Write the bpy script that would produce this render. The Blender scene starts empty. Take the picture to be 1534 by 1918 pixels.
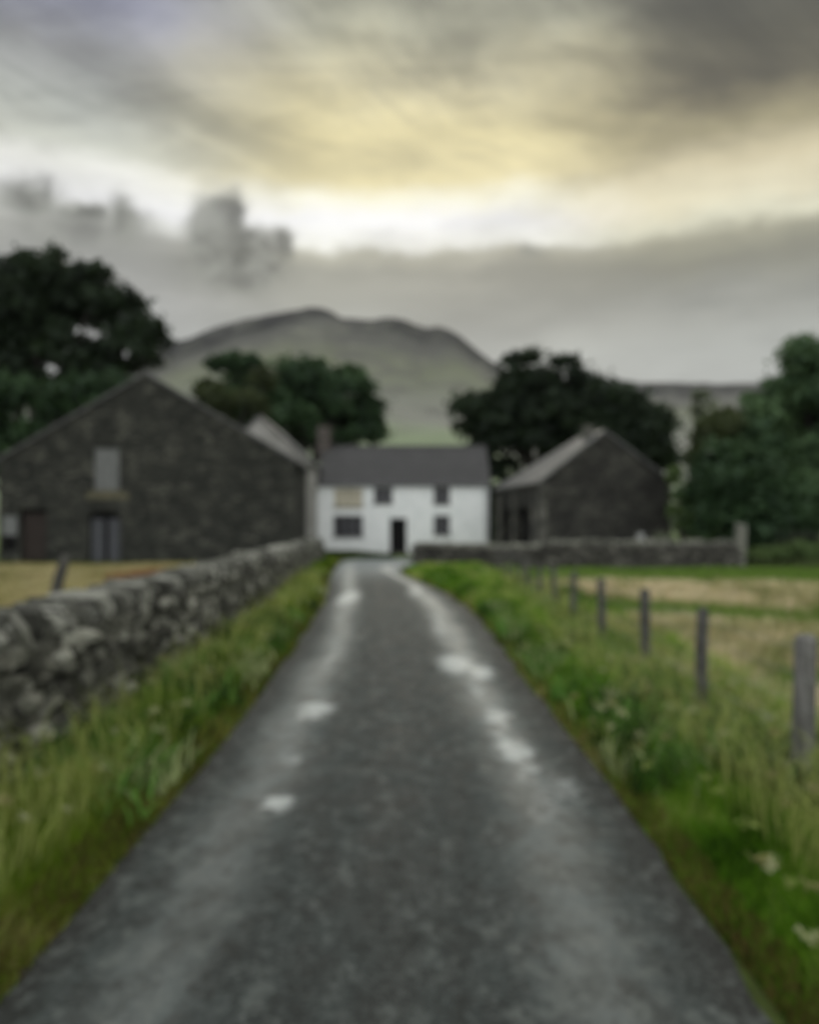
import bpy, math, random
import numpy as np
from mathutils import Vector

random.seed(7)
rng = np.random.default_rng(11)
R = math.radians
scene = bpy.context.scene
COL = scene.collection


def lin(r, g, b):
    def f(c):
        c /= 255.0
        return c / 12.92 if c <= 0.04045 else ((c + 0.055) / 1.055) ** 2.4
    return (f(r), f(g), f(b), 1.0)


# ------------------------------------------------------------------ camera
EYE = 1.7
cam_data = bpy.data.cameras.new("camera")
cam = bpy.data.objects.new("camera", cam_data)
COL.objects.link(cam)
cam.location = (0.0, 0.0, EYE)
cam.rotation_euler = (R(90), 0, 0)
cam_data.sensor_width = 36.0
cam_data.lens = 36.0 * 1500.0 / 1918.0
cam_data.shift_y = 28.0 / 1918.0
cam_data.clip_start = 0.05
cam_data.clip_end = 12000.0
# the photograph is softly out of focus everywhere: the lens is focused a hand's breadth away
cam_data.dof.use_dof = True
cam_data.dof.focus_distance = 0.3
cam_data.dof.aperture_fstop = 7.0
scene.camera = cam

# ------------------------------------------------------------------ exposure
scene.view_settings.view_transform = 'Standard'
scene.view_settings.look = 'None'
scene.view_settings.exposure = 0.0
scene.view_settings.gamma = 1.0
try:
    scene.cycles.use_denoising = True
    scene.cycles.max_bounces = 6
    scene.cycles.volume_bounces = 0
    scene.cycles.transparent_max_bounces = 6
except Exception:
    pass


# ------------------------------------------------------------------ node helper
class V:
    """a node socket with arithmetic"""
    def __init__(self, nt, s):
        self.nt, self.s = nt, s

    def _m(self, op, *a, clamp=False):
        n = self.nt.nodes.new("ShaderNodeMath")
        n.operation = op
        n.use_clamp = clamp
        for i, x in enumerate((self,) + a):
            if isinstance(x, V):
                self.nt.links.new(x.s, n.inputs[i])
            else:
                n.inputs[i].default_value = float(x)
        return V(self.nt, n.outputs[0])

    def __add__(self, o): return self._m('ADD', o)
    __radd__ = __add__
    def __sub__(self, o): return self._m('SUBTRACT', o)
    def __rsub__(self, o): return (self * -1.0) + o
    def __mul__(self, o): return self._m('MULTIPLY', o)
    __rmul__ = __mul__
    def __truediv__(self, o): return self._m('DIVIDE', o)
    def pow(self, o): return self._m('POWER', o)
    def exp(self): return self._m('EXPONENT')
    def clamp(self): return self._m('ADD', 0.0, clamp=True)
    def mx(self, o): return self._m('MAXIMUM', o)
    def mn(self, o): return self._m('MINIMUM', o)

    def ss(self, a, b, lo=0.0, hi=1.0):
        n = self.nt.nodes.new("ShaderNodeMapRange")
        n.interpolation_type = 'SMOOTHSTEP'
        self.nt.links.new(self.s, n.inputs[0])
        sw = a > b
        n.inputs[1].default_value, n.inputs[2].default_value = (b, a) if sw else (a, b)
        n.inputs[3].default_value, n.inputs[4].default_value = (hi, lo) if sw else (lo, hi)
        return V(self.nt, n.outputs[0])

    def gauss(self, c, w):
        d = (self - c) / w
        return (d * d * -1.0).exp()

    def ramp(self, stops, interp='LINEAR'):
        n = self.nt.nodes.new("ShaderNodeValToRGB")
        n.color_ramp.interpolation = interp
        e = n.color_ramp.elements
        while len(e) < len(stops):
            e.new(0.5)
        for k, (p, c) in enumerate(sorted(stops, key=lambda q: q[0])):
            e[k].position = p
            e[k].color = c if len(c) == 4 else tuple(c) + (1,)
        self.nt.links.new(self.s, n.inputs[0])
        return V(self.nt, n.outputs[0])

    def xyz(self):
        n = self.nt.nodes.new("ShaderNodeSeparateXYZ")
        self.nt.links.new(self.s, n.inputs[0])
        return [V(self.nt, o) for o in n.outputs]

    def scale(self, sx, sy, sz, rot=(0, 0, 0)):
        n = self.nt.nodes.new("ShaderNodeMapping")
        self.nt.links.new(self.s, n.inputs[0])
        n.inputs['Scale'].default_value = (sx, sy, sz)
        n.inputs['Rotation'].default_value = rot
        return V(self.nt, n.outputs[0])


def noise(vec, scale, detail=3.0, rough=0.5, dist=0.0):
    n = vec.nt.nodes.new("ShaderNodeTexNoise")
    vec.nt.links.new(vec.s, n.inputs['Vector'])
    n.inputs['Scale'].default_value = scale
    n.inputs['Detail'].default_value = detail
    n.inputs['Roughness'].default_value = rough
    n.inputs['Distortion'].default_value = dist
    return V(vec.nt, n.outputs[0])


def voronoi(vec, scale, feature='F1', out='Distance'):
    n = vec.nt.nodes.new("ShaderNodeTexVoronoi")
    n.feature = feature
    vec.nt.links.new(vec.s, n.inputs['Vector'])
    n.inputs['Scale'].default_value = scale
    return V(vec.nt, n.outputs[out])


def mixc(f, a, b, mode='MIX'):
    nt = f.nt if isinstance(f, V) else (a.nt if isinstance(a, V) else b.nt)
    n = nt.nodes.new("ShaderNodeMix")
    n.data_type = 'RGBA'
    n.blend_type = mode
    for sock, x in ((n.inputs[0], f), (n.inputs[6], a), (n.inputs[7], b)):
        if isinstance(x, V):
            nt.links.new(x.s, sock)
        else:
            sock.default_value = x if not isinstance(x, tuple) or len(x) == 4 else x + (1,)
    return V(nt, n.outputs[2])


def combine(nt, x, y, z):
    n = nt.nodes.new("ShaderNodeCombineXYZ")
    for i, q in enumerate((x, y, z)):
        if isinstance(q, V):
            nt.links.new(q.s, n.inputs[i])
        else:
            n.inputs[i].default_value = q
    return V(nt, n.outputs[0])


# ------------------------------------------------------------------ world: broken overcast, bright gap over the fells
SUN_AZ, SUN_EL = R(4.0), R(24.0)
world = bpy.data.worlds.new("World")
scene.world = world
world.use_nodes = True
nt = world.node_tree
nt.nodes.clear()
tc = nt.nodes.new("ShaderNodeTexCoord")
D = V(nt, tc.outputs['Generated'])
dx, dy, dz = D.xyz()
az = dx._m('ARCTAN2', dy) * (180 / math.pi)
el = dz._m('ARCSINE') * (180 / math.pi)
den = dz.mx(0.0) + 0.22
pl = combine(nt, dx / den, dy / den, 0.0)               # the cloud deck as a plane overhead
n_big = noise(pl.scale(1, 1.5, 1, (0, 0, 0.45)), 1.3, 5, 0.55, 0.6)
n_str = noise(pl.scale(0.9, 3.2, 1, (0, 0, 0.55)), 2.2, 6, 0.58, 0.9)
dgu, dgv = az * 0.90 - el * 0.44, az * 0.44 + el * 0.90
n_dia = noise(combine(nt, dgu * 0.045, dgv * 0.15, 5.0), 1.0, 6, 0.6, 0.8)
n_fin = noise(pl.scale(1.0, 2.0, 1, (0, 0, 0.5)), 5.5, 5, 0.55, 0.5)
n_puff = noise(combine(nt, az * 0.11, el * 0.16, 0.0), 1.0, 5, 0.55, 0.3)
n_det = noise(combine(nt, az * 0.30, el * 0.36, 1.0), 1.0, 6, 0.6, 0.2)
warp = (n_puff - 0.5) * 2.6 * el.ss(10.0, 17.0) + (n_det - 0.5) * 1.2 + (n_big - 0.5) * 4.0 * el.ss(22.0, 29.0)
e = ((el + warp + 0.55) / 45.0).clamp()


def P(y, c):
    return (math.degrees(math.atan((987 - y) / 1500.0)) / 45.0, lin(*c))


left = e.ramp([P(760, (182, 184, 182)), P(640, (190, 191, 188)), P(560, (176, 176, 172)), P(490, (166, 166, 160)), P(452, (172, 172, 165)),
               P(425, (225, 226, 219)), P(400, (255, 255, 255)), P(345, (250, 250, 242)), P(310, (205, 207, 195)), P(240, (168, 171, 164)),
               P(140, (146, 147, 148)), P(60, (146, 148, 166)), P(-60, (128, 130, 146))])
mid = e.ramp([P(760, (182, 184, 180)), P(660, (180, 182, 176)), P(560, (160, 160, 150)), P(490, (160, 159, 146)), P(462, (190, 188, 170)),
              P(442, (255, 255, 246)), P(400, (255, 255, 255)), P(362, (255, 252, 230)), P(320, (234, 222, 172)), P(230, (214, 203, 156)),
              P(140, (196, 189, 156)), P(40, (174, 173, 152)), P(-80, (140, 140, 128))])
right = e.ramp([P(760, (182, 184, 180)), P(660, (172, 174, 168)), P(560, (150, 150, 140)), P(500, (150, 148, 130)), P(462, (175, 172, 148)),
                P(435, (235, 232, 205)), P(400, (236, 228, 196)), P(345, (214, 203, 168)), P(280, (158, 149, 116)), P(200, (94, 89, 72)),
                P(110, (90, 87, 72)), P(30, (84, 83, 72)), P(-80, (105, 104, 94))])
aw = az + (n_big - 0.5) * 16.0
sky = mixc(aw.ss(-22.0, -6.0), left, mid)
sky = mixc(aw.ss(6.0, 20.0), sky, right)
streak = (n_str * 0.30 + n_dia * 0.48 + n_fin * 0.22)
amp = el.ss(21.0, 27.0)
gain = streak.ss(0.36, 0.64, 0.62, 1.42)
gain = gain * amp + (1.0 - amp) * noise(combine(nt, az * 0.07, el * 0.2, 3.0), 1.0, 4, 0.55).ss(0.34, 0.66, 0.80, 1.10)
sky = mixc(1.0, sky, combine(nt, gain, gain, gain), 'MULTIPLY')
# torn towers of grey cloud standing in the bright gap
lump = None
ax_ = az + (n_det - 0.5) * 3.4
ex_ = el + (n_puff - 0.5) * 2.0 + (n_det - 0.5) * 2.4
for (px, py, w, h, k) in [(240, 440, 34, 44, 1.0), (410, 456, 46, 74, 1.5), (455, 492, 66, 54, 1.35), (526, 462, 26, 34, 1.0), (60, 432, 60, 34, 1.0), (150, 446, 60, 24, 0.9),
                         (995, 476, 34, 20, 0.7), (430, 520, 120, 46, 0.62), (120, 480, 120, 40, 0.6)]:
    g = ax_.gauss(math.degrees(math.atan((px - 767) / 1500)), w * 0.038 * 1.15) * ex_.gauss(math.degrees(math.atan((987 - py) / 1500)), h * 0.036 * 1.15) * k
    lump = g if lump is None else lump.mx(g)
lump = lump.ss(0.15, 0.95)
sky = mixc(lump * 0.92, sky, mixc(n_det.ss(0.35, 0.65), lin(80, 81, 72), lin(150, 151, 142)))
# the rest of the dome, behind and above the camera: unseen sky, brightened to light what faces the camera
high = el.ss(38.0, 62.0)
back = dy.ss(0.25, -0.45)
dome_f = high.mx(back)
dome_c = mixc(n_big.ss(0.3, 0.7), (0.95, 0.98, 1.02, 1), (1.35, 1.37, 1.38, 1))
bk = back * dz.ss(0.75, 0.2) * 0.75 + 1.0             # extra brightness added low behind the camera to lift upright faces
dome_c = mixc(1.0, dome_c, combine(nt, bk, bk, bk), 'MULTIPLY')
sky = mixc(dome_f, sky, dome_c)
bg_cloud = nt.nodes.new("ShaderNodeBackground")
nt.links.new(sky.s, bg_cloud.inputs[0])
bg_cloud.inputs[1].default_value = 1.0
st = nt.nodes.new("ShaderNodeTexSky")
st.sky_type = 'NISHITA'
st.sun_disc = False
st.sun_elevation = SUN_EL
st.sun_rotation = SUN_AZ
bg_sky = nt.nodes.new("ShaderNodeBackground")
nt.links.new(st.outputs[0], bg_sky.inputs[0])
bg_sky.inputs[1].default_value = 0.06
mx = nt.nodes.new("ShaderNodeMixShader")
mx.inputs[0].default_value = 0.96                        # nearly full cloud cover
nt.links.new(bg_sky.outputs[0], mx.inputs[1])
nt.links.new(bg_cloud.outputs[0], mx.inputs[2])
ow = nt.nodes.new("ShaderNodeOutputWorld")
nt.links.new(mx.outputs[0], ow.inputs[0])
world.cycles.sampling_method = 'MANUAL'
world.cycles.sample_map_resolution = 1024

sun_data = bpy.data.lights.new("sun", 'SUN')
sun_data.energy = 0.7
sun_data.angle = R(14)
sun_data.color = (1.0, 0.93, 0.78)
sun = bpy.data.objects.new("sun", sun_data)
COL.objects.link(sun)
sd = Vector((math.sin(SUN_AZ) * math.cos(SUN_EL), math.cos(SUN_AZ) * math.cos(SUN_EL), math.sin(SUN_EL)))
sun.rotation_euler = sd.to_track_quat('Z', 'Y').to_euler()
sun.location = (5, -5, 40)


# ------------------------------------------------------------------ scene helpers
def px2x(px, Y): return (px - 767.0) / 1500.0 * Y
def px2z(py, Y): return EYE + (987.0 - py) / 1500.0 * Y
def ground_pt(px, py):
    Y = EYE * 1500.0 / (py - 987.0)
    return px2x(px, Y), Y


def tag(o, label=None, cat=None, group=None, kind=None):
    if label: o['label'] = label
    if cat: o['category'] = cat
    if group: o['group'] = group
    if kind: o['kind'] = kind
    return o


def empty(name, loc):
    o = bpy.data.objects.new(name, None)
    o.empty_display_size = 0.3
    o.location = loc
    COL.objects.link(o)
    return o


def mesh_np(name, verts, loops, starts, mat, parent=None, smooth=False, attrs=None, origin=None):
    """verts (n,3); loops flat vertex index; starts of each polygon"""
    verts = np.asarray(verts, dtype=np.float64)
    if origin is None and parent is not None:
        origin = tuple(parent.location)
    off = np.array(origin if origin is not None else (0, 0, 0), dtype=np.float64)
    me = bpy.data.meshes.new(name)
    me.vertices.add(len(verts))
    me.vertices.foreach_set("co", (verts - off).astype(np.float32).ravel())
    me.loops.add(len(loops))
    me.loops.foreach_set("vertex_index", np.asarray(loops, dtype=np.int32))
    me.polygons.add(len(starts))
    me.polygons.foreach_set("loop_start", np.asarray(starts, dtype=np.int32))
    me.update(calc_edges=True)
    if attrs:
        for k, a in attrs.items():
            a = np.asarray(a, dtype=np.float32)
            if a.ndim == 1:
                at = me.attributes.new(k, 'FLOAT', 'POINT')
                at.data.foreach_set("value", a)
            else:
                at = me.attributes.new(k, 'FLOAT_COLOR', 'POINT')
                at.data.foreach_set("color", a.ravel())
    me.polygons.foreach_set("use_smooth", np.full(len(starts), bool(smooth)))
    me.validate()
    me.materials.append(mat)
    o = bpy.data.objects.new(name, me)
    COL.objects.link(o)
    if parent is not None:
        o.parent = parent
        if origin is not None and parent.type == 'MESH':
            pass
    else:
        o.location = tuple(off)
    return o


class MB:
    def __init__(self):
        self.v, self.f, self.t = [], [], []

    def add(self, vs, fs, tint=0.5):
        b = len(self.v)
        self.v += [tuple(p) for p in vs]
        self.t += [tint] * len(vs)
        self.f += [tuple(b + i for i in f) for f in fs]

    def quad(self, a, b, c, d, tint=0.5):
        self.add((a, b, c, d), ((0, 1, 2, 3),), tint)

    def box(self, F, u0, u1, w0, w1, v0, v1, tint=0.5):
        """F: frame point(u, w, v)"""
        p = [F(u, w, v) for v in (v0, v1) for w in (w0, w1) for u in (u0, u1)]
        self.add(p, ((0, 2, 3, 1), (4, 5, 7, 6), (0, 1, 5, 4), (2, 6, 7, 3), (0, 4, 6, 2), (1, 3, 7, 5)), tint)

    def tube(self, pts, radii, n=8, tint=0.5, jitter=0.0):
        pts = [Vector(p) for p in pts]
        rings = []
        for i, p in enumerate(pts):
            d = (pts[min(i + 1, len(pts) - 1)] - pts[max(i - 1, 0)]).normalized()
            a = d.cross(Vector((0.3, 1, 0.1))).normalized()
            if a.length < 0.1:
                a = d.cross(Vector((1, 0, 0))).normalized()
            b = d.cross(a)
            ring = []
            for k in range(n):
                th = 2 * math.pi * k / n
                r = radii[i] * (1 + random.uniform(-jitter, jitter))
                ring.append(p + a * math.cos(th) * r + b * math.sin(th) * r)
            rings.append(ring)
        vs = [q for r_ in rings for q in r_]
        fs = []
        for i in range(len(rings) - 1):
            for k in range(n):
                fs.append((i * n + k, i * n + (k + 1) % n, (i + 1) * n + (k + 1) % n, (i + 1) * n + k))
        fs.append(tuple(range(n))[::-1])
        fs.append(tuple((len(rings) - 1) * n + k for k in range(n)))
        self.add(vs, fs, tint)

    def build(self, name, mat, parent=None, smooth=False, origin=None, bevel=0.0):
        loops = [i for f in self.f for i in f]
        starts, c = [], 0
        for f in self.f:
            starts.append(c)
            c += len(f)
        o = mesh_np(name, np.array(self.v), loops, starts, mat, parent, smooth, {'tint': np.array(self.t)}, origin)
        if bevel > 0:
            m = o.modifiers.new("bevel", 'BEVEL')
            m.width = bevel
            m.segments = 2
            m.limit_method = 'ANGLE'
        return o


def frame(ox, oy, ang):
    """local frame: u along the wall, w into the building, v up"""
    c, s = math.cos(ang), math.sin(ang)
    return lambda u, w, v: (ox + c * u - s * w, oy + s * u + c * w, v)


def wall_sheet(mb, F, u0, u1, top, openings, depth=0.35, knots=()):
    """outer face of a wall with real openings and their reveals; top(u) gives the height"""
    us = sorted(set([u0, u1] + [q for o in openings for q in o[:2]] + [k for k in knots if u0 < k < u1]))
    for a, b in zip(us[:-1], us[1:]):
        m = (a + b) / 2
        ops = sorted([(o[2], o[3]) for o in openings if o[0] < m < o[1]])
        z = 0.0
        for (z0, z1) in ops:
            if z0 > z:
                mb.quad(F(a, 0, z), F(b, 0, z), F(b, 0, z0), F(a, 0, z0))
            z = z1
        mb.quad(F(a, 0, z), F(b, 0, z), F(b, 0, top(b)), F(a, 0, top(a)))
    for (a, b, z0, z1) in openings:
        mb.quad(F(a, 0, z0), F(a, depth, z0), F(a, depth, z1), F(a, 0, z1))
        mb.quad(F(b, 0, z0), F(b, 0, z1), F(b, depth, z1), F(b, depth, z0))
        mb.quad(F(a, 0, z1), F(a, depth, z1), F(b, depth, z1), F(b, 0, z1))
        if z0 > 0.01:
            mb.quad(F(a, 0, z0), F(b, 0, z0), F(b, depth, z0), F(a, depth, z0))


# ------------------------------------------------------------------ materials
def new_mat(name):
    m = bpy.data.materials.new(name)
    m.use_nodes = True
    t = m.node_tree
    b = t.nodes["Principled BSDF"]
    g = t.nodes.new("ShaderNodeNewGeometry")
    return m, t, b, V(t, g.outputs['Position'])


def attr(t, name, color=False):
    n = t.nodes.new("ShaderNodeAttribute")
    n.attribute_name = name
    return V(t, n.outputs['Color' if color else 'Fac'])


def setc(t, b, key, v):
    if isinstance(v, V):
        t.links.new(v.s, b.inputs[key])
    else:
        b.inputs[key].default_value = v


def bump(t, b, h, strength=0.5, dist=0.02):
    n = t.nodes.new("ShaderNodeBump")
    n.inputs['Strength'].default_value = strength
    n.inputs['Distance'].default_value = dist
    t.links.new(h.s, n.inputs['Height'])
    t.links.new(n.outputs[0], b.inputs['Normal'])


def mat_plain(name, c1, c2, scale=4.0, rough=0.8, bstr=0.3, stretch=(1, 1, 1)):
    m, t, b, p = new_mat(name)
    n = noise(p.scale(*stretch), scale, 5, 0.6)
    setc(t, b, 'Base Color', mixc(n.ss(0.3, 0.7), c1, c2))
    setc(t, b, 'Roughness', rough)
    b.inputs['Specular IOR Level'].default_value = 0.25
    bump(t, b, n, bstr, 0.02)
    return m


def mat_rubble(name, dark, mid_, light, sc=(2.6, 2.6, 6.5), mortar=(0.03, 0.03, 0.027, 1)):
    """random rubble masonry: flat irregular stones with dark joints"""
    m, t, b, p = new_mat(name)
    wob = noise(p, 1.6, 3, 0.5)
    q = combine(t, *[c + (wob - 0.5) * 0.25 for c in p.xyz()])
    v = q.scale(*sc)
    cell = voronoi(v, 1.0, 'F1', 'Color')
    edge = voronoi(v, 1.0, 'DISTANCE_TO_EDGE')
    cv = cell.xyz()[0]
    c = cv.ramp([(0.0, dark), (0.45, mid_), (0.8, mid_), (1.0, light)])
    big = noise(p, 0.45, 4, 0.6)
    c = mixc(big.ss(0.35, 0.7, 0.0, 0.5), c, mid_)
    med = noise(p, 1.1, 4, 0.65)
    c = mixc(med.ss(0.52, 0.66, 0.0, 0.7), c, light)
    c = mixc(med.ss(0.47, 0.36, 0.0, 0.75), c, mortar)
    lich = noise(p, 5.0, 4, 0.6).ss(0.62, 0.75, 0.0, 0.5)
    c = mixc(lich, c, light)
    c = mixc(edge.ss(0.10, 0.02), c, mortar)
    setc(t, b, 'Base Color', c)
    setc(t, b, 'Roughness', 0.9)
    b.inputs['Specular IOR Level'].default_value = 0.2
    bump(t, b, edge.ss(0.0, 0.16) + noise(p, 14, 4, 0.6) * 0.5 + cv * 0.5, 0.9, 0.05)
    return m


def mat_stone(name, dark, mid_, light, lichen):
    """single stones: tone by stone, blotches and lichen"""
    m, t, b, p = new_mat(name)
    ti = attr(t, 'tint')
    n = noise(p, 9.0, 6, 0.65)
    c = (ti * 0.75 + n * 0.35 - 0.05).ramp([(0.05, dark), (0.5, mid_), (0.95, light)])
    li = noise(p, 16.0, 5, 0.7).ss(0.58, 0.70)
    c = mixc(li * 0.65, c, lichen)
    moss = noise(p, 3.0, 4, 0.6).ss(0.60, 0.72)
    c = mixc(moss * 0.45, c, (0.045, 0.055, 0.018, 1))
    setc(t, b, 'Base Color', c)
    setc(t, b, 'Roughness', 0.88)
    b.inputs['Specular IOR Level'].default_value = 0.25
    bump(t, b, n + noise(p, 40, 4, 0.6) * 0.4, 0.6, 0.02)
    return m


def mat_slate(name, c1, c2, ax=(1, 0), course=0.22):
    """slate roof: courses follow the height, joints run along the eaves axis"""
    m, t, b, p = new_mat(name)
    x, y, z = p.xyz()
    u = x * ax[0] + y * ax[1]
    br = t.nodes.new("ShaderNodeTexBrick")
    vv = combine(t, u, z / 0.62, 0.0)
    t.links.new(vv.s, br.inputs['Vector'])
    br.inputs['Scale'].default_value = 1.0
    br.inputs['Brick Width'].default_value = 0.34
    br.inputs['Row Height'].default_value = course
    br.inputs['Mortar Size'].default_value = 0.012
    br.inputs['Color1'].default_value = c1
    br.inputs['Color2'].default_value = c2
    br.inputs['Mortar'].default_value = tuple(k * 0.45 for k in c1[:3]) + (1,)
    n = noise(p, 1.2, 5, 0.6)
    c = mixc(n.ss(0.4, 0.75, 0.0, 0.55), V(t, br.outputs['Color']), c2)
    li = noise(p, 6.0, 5, 0.65).ss(0.62, 0.72, 0, 0.35)
    c = mixc(li, c, (0.16, 0.165, 0.12, 1))
    setc(t, b, 'Base Color', c)
    setc(t, b, 'Roughness', 0.6)
    b.inputs['Specular IOR Level'].default_value = 0.35
    bump(t, b, V(t, br.outputs['Fac']) * -1.0 + noise(p, 9, 4) * 0.4, 0.6, 0.03)
    return m


def mat_leaf(name, c1, c2, trans=0.25, rough=0.6):
    m, t, b, p = new_mat(name)
    ti = attr(t, 'tint')
    c = mixc(ti, c1, c2)
    setc(t, b, 'Base Color', c)
    setc(t, b, 'Roughness', rough)
    b.inputs['Specular IOR Level'].default_value = 0.25
    tr = t.nodes.new("ShaderNodeBsdfTranslucent")
    t.links.new(mixc(0.5, c, (0.10, 0.14, 0.02, 1)).s, tr.inputs[0])
    ms = t.nodes.new("ShaderNodeMixShader")
    ms.inputs[0].default_value = trans
    t.links.new(b.outputs[0], ms.inputs[1])
    t.links.new(tr.outputs[0], ms.inputs[2])
    t.links.new(ms.outputs[0], t.nodes["Material Output"].inputs[0])
    return m


def mat_grass(name):
    m, t, b, p = new_mat(name)
    c = attr(t, 'col', True)
    setc(t, b, 'Base Color', c)
    setc(t, b, 'Roughness', 0.7)
    b.inputs['Specular IOR Level'].default_value = 0.15
    tr = t.nodes.new("ShaderNodeBsdfTranslucent")
    t.links.new(c.s, tr.inputs[0])
    ms = t.nodes.new("ShaderNodeMixShader")
    ms.inputs[0].default_value = 0.35
    t.links.new(b.outputs[0], ms.inputs[1])
    t.links.new(tr.outputs[0], ms.inputs[2])
    t.links.new(ms.outputs[0], t.nodes["Material Output"].inputs[0])
    return m


M = {}
M['barn'] = mat_rubble('barn rubble', (0.014, 0.016, 0.013, 1), (0.040, 0.042, 0.034, 1), (0.108, 0.108, 0.086, 1), (2.9, 2.9, 7.0), (0.022, 0.023, 0.019, 1))
M['barn_right'] = mat_rubble('brown rubble', (0.020, 0.020, 0.016, 1), (0.046, 0.046, 0.038, 1), (0.10, 0.098, 0.08, 1), (3.6, 3.6, 8.0), (0.022, 0.021, 0.019, 1))
M['quoin'] = mat_stone('dressed stone', (0.05, 0.05, 0.042, 1), (0.09, 0.088, 0.074, 1), (0.15, 0.145, 0.12, 1), (0.18, 0.18, 0.15, 1))
M['ochre'] = mat_plain('ochre stone', (0.075, 0.072, 0.045, 1), (0.12, 0.11, 0.07, 1), 5, 0.9)
M['dry'] = mat_stone('field stone', (0.018, 0.018, 0.014, 1), (0.088, 0.088, 0.068, 1), (0.34, 0.34, 0.28, 1), (0.42, 0.425, 0.35, 1))
M['dry_far'] = mat_stone('garden stone', (0.022, 0.021, 0.018, 1), (0.065, 0.062, 0.052, 1), (0.15, 0.145, 0.12, 1), (0.22, 0.22, 0.18, 1))
M['cope'] = mat_stone('cope stone', (0.03, 0.03, 0.024, 1), (0.12, 0.12, 0.098, 1), (0.38, 0.38, 0.32, 1), (0.45, 0.46, 0.39, 1))
M['cope_far'] = mat_stone('garden cope stone', (0.08, 0.08, 0.065, 1), (0.17, 0.17, 0.14, 1), (0.28, 0.28, 0.23, 1), (0.34, 0.34, 0.28, 1))
M['hearting'] = mat_plain('wall hearting', (0.014, 0.014, 0.011, 1), (0.03, 0.03, 0.024, 1), 8, 0.95)
M['white'] = mat_plain('limewash', (0.74, 0.765, 0.74, 1), (0.84, 0.855, 0.83, 1), 1.4, 0.85, 0.5)
M['wing_shaded'] = mat_plain('shaded limewash', (0.22, 0.215, 0.19, 1), (0.36, 0.35, 0.32, 1), 1.2, 0.88, 0.5)  # the house limewash again, its shade put into a darker colour
M['slate'] = mat_slate('dark slate', (0.036, 0.035, 0.033, 1), (0.054, 0.053, 0.050, 1), (1, 0))
M['slate_pale'] = mat_slate('pale slate', (0.085, 0.09, 0.085, 1), (0.125, 0.13, 0.122, 1), (0, 1))
M['slate_mid'] = mat_slate('weathered slate', (0.10, 0.10, 0.093, 1), (0.145, 0.145, 0.136, 1), (0, 1))
M['slate_barn'] = mat_slate('barn slate', (0.055, 0.056, 0.052, 1), (0.085, 0.086, 0.08, 1), (0, 1))
M['glass'] = mat_plain('dark window glass', (0.016, 0.016, 0.019, 1), (0.03, 0.03, 0.034, 1), 2, 0.15, 0.03)
M['frame'] = mat_plain('window frame paint', (0.11, 0.11, 0.115, 1), (0.17, 0.17, 0.175, 1), 6, 0.6)
M['beige'] = mat_plain('beige board', (0.40, 0.37, 0.28, 1), (0.50, 0.465, 0.36, 1), 3, 0.8)
M['black'] = mat_plain('dark interior', (0.004, 0.004, 0.004, 1), (0.007, 0.007, 0.007, 1), 2, 0.9)
M['grey_wood'] = mat_plain('grey door planks', (0.05, 0.053, 0.058, 1), (0.085, 0.088, 0.092, 1), 5, 0.8, 0.5, (6, 6, 0.6))
M['pale_board'] = mat_plain('pale hatch boards', (0.10, 0.105, 0.10, 1), (0.17, 0.175, 0.165, 1), 4, 0.8, 0.5, (6, 6, 0.6))
M['red_wood'] = mat_plain('red brown door', (0.020, 0.016, 0.013, 1), (0.036, 0.027, 0.022, 1), 4, 0.8, 0.5, (6, 6, 0.6))
M['brown_stone'] = mat_rubble('chimney stone', (0.07, 0.06, 0.05, 1), (0.13, 0.11, 0.095, 1), (0.2, 0.18, 0.16, 1), (4, 4, 8))
M['bark'] = mat_plain('bark', (0.018, 0.016, 0.013, 1), (0.05, 0.045, 0.038, 1), 6, 0.9, 0.8, (1, 1, 0.25))
M['post'] = mat_plain('weathered post', (0.035, 0.034, 0.03, 1), (0.10, 0.098, 0.085, 1), 9, 0.85, 0.8, (3, 3, 0.35))
M['post_grey'] = mat_plain('bleached post', (0.07, 0.068, 0.06, 1), (0.19, 0.186, 0.17, 1), 9, 0.85, 0.8, (3, 3, 0.35))
M['wire'] = mat_plain('fence wire', (0.16, 0.16, 0.16, 1), (0.24, 0.24, 0.23, 1), 20, 0.5)
M['pale_stone'] = mat_plain('pale stone', (0.18, 0.185, 0.17, 1), (0.27, 0.275, 0.255, 1), 6, 0.85)
M['grass'] = mat_grass('grass blades')
M['leaf_dark'] = mat_leaf('dark leaves', (0.006, 0.013, 0.006, 1), (0.024, 0.043, 0.017, 1), 0.10)
M['leaf_mid'] = mat_leaf('green leaves', (0.014, 0.034, 0.014, 1), (0.055, 0.105, 0.040, 1), 0.15)
M['leaf_right'] = mat_leaf('hedge tree leaves', (0.030, 0.064, 0.028, 1), (0.115, 0.190, 0.080, 1), 0.22)
M['leaf_olive'] = mat_leaf('olive leaves', (0.028, 0.038, 0.014, 1), (0.075, 0.095, 0.035, 1), 0.2)
M['leaf_light'] = mat_leaf('light leaves', (0.06, 0.10, 0.03, 1), (0.13, 0.19, 0.065, 1), 0.25)
M['leaf_sage'] = mat_leaf('sage leaves', (0.10, 0.12, 0.075, 1), (0.18, 0.20, 0.13, 1), 0.25)


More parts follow.
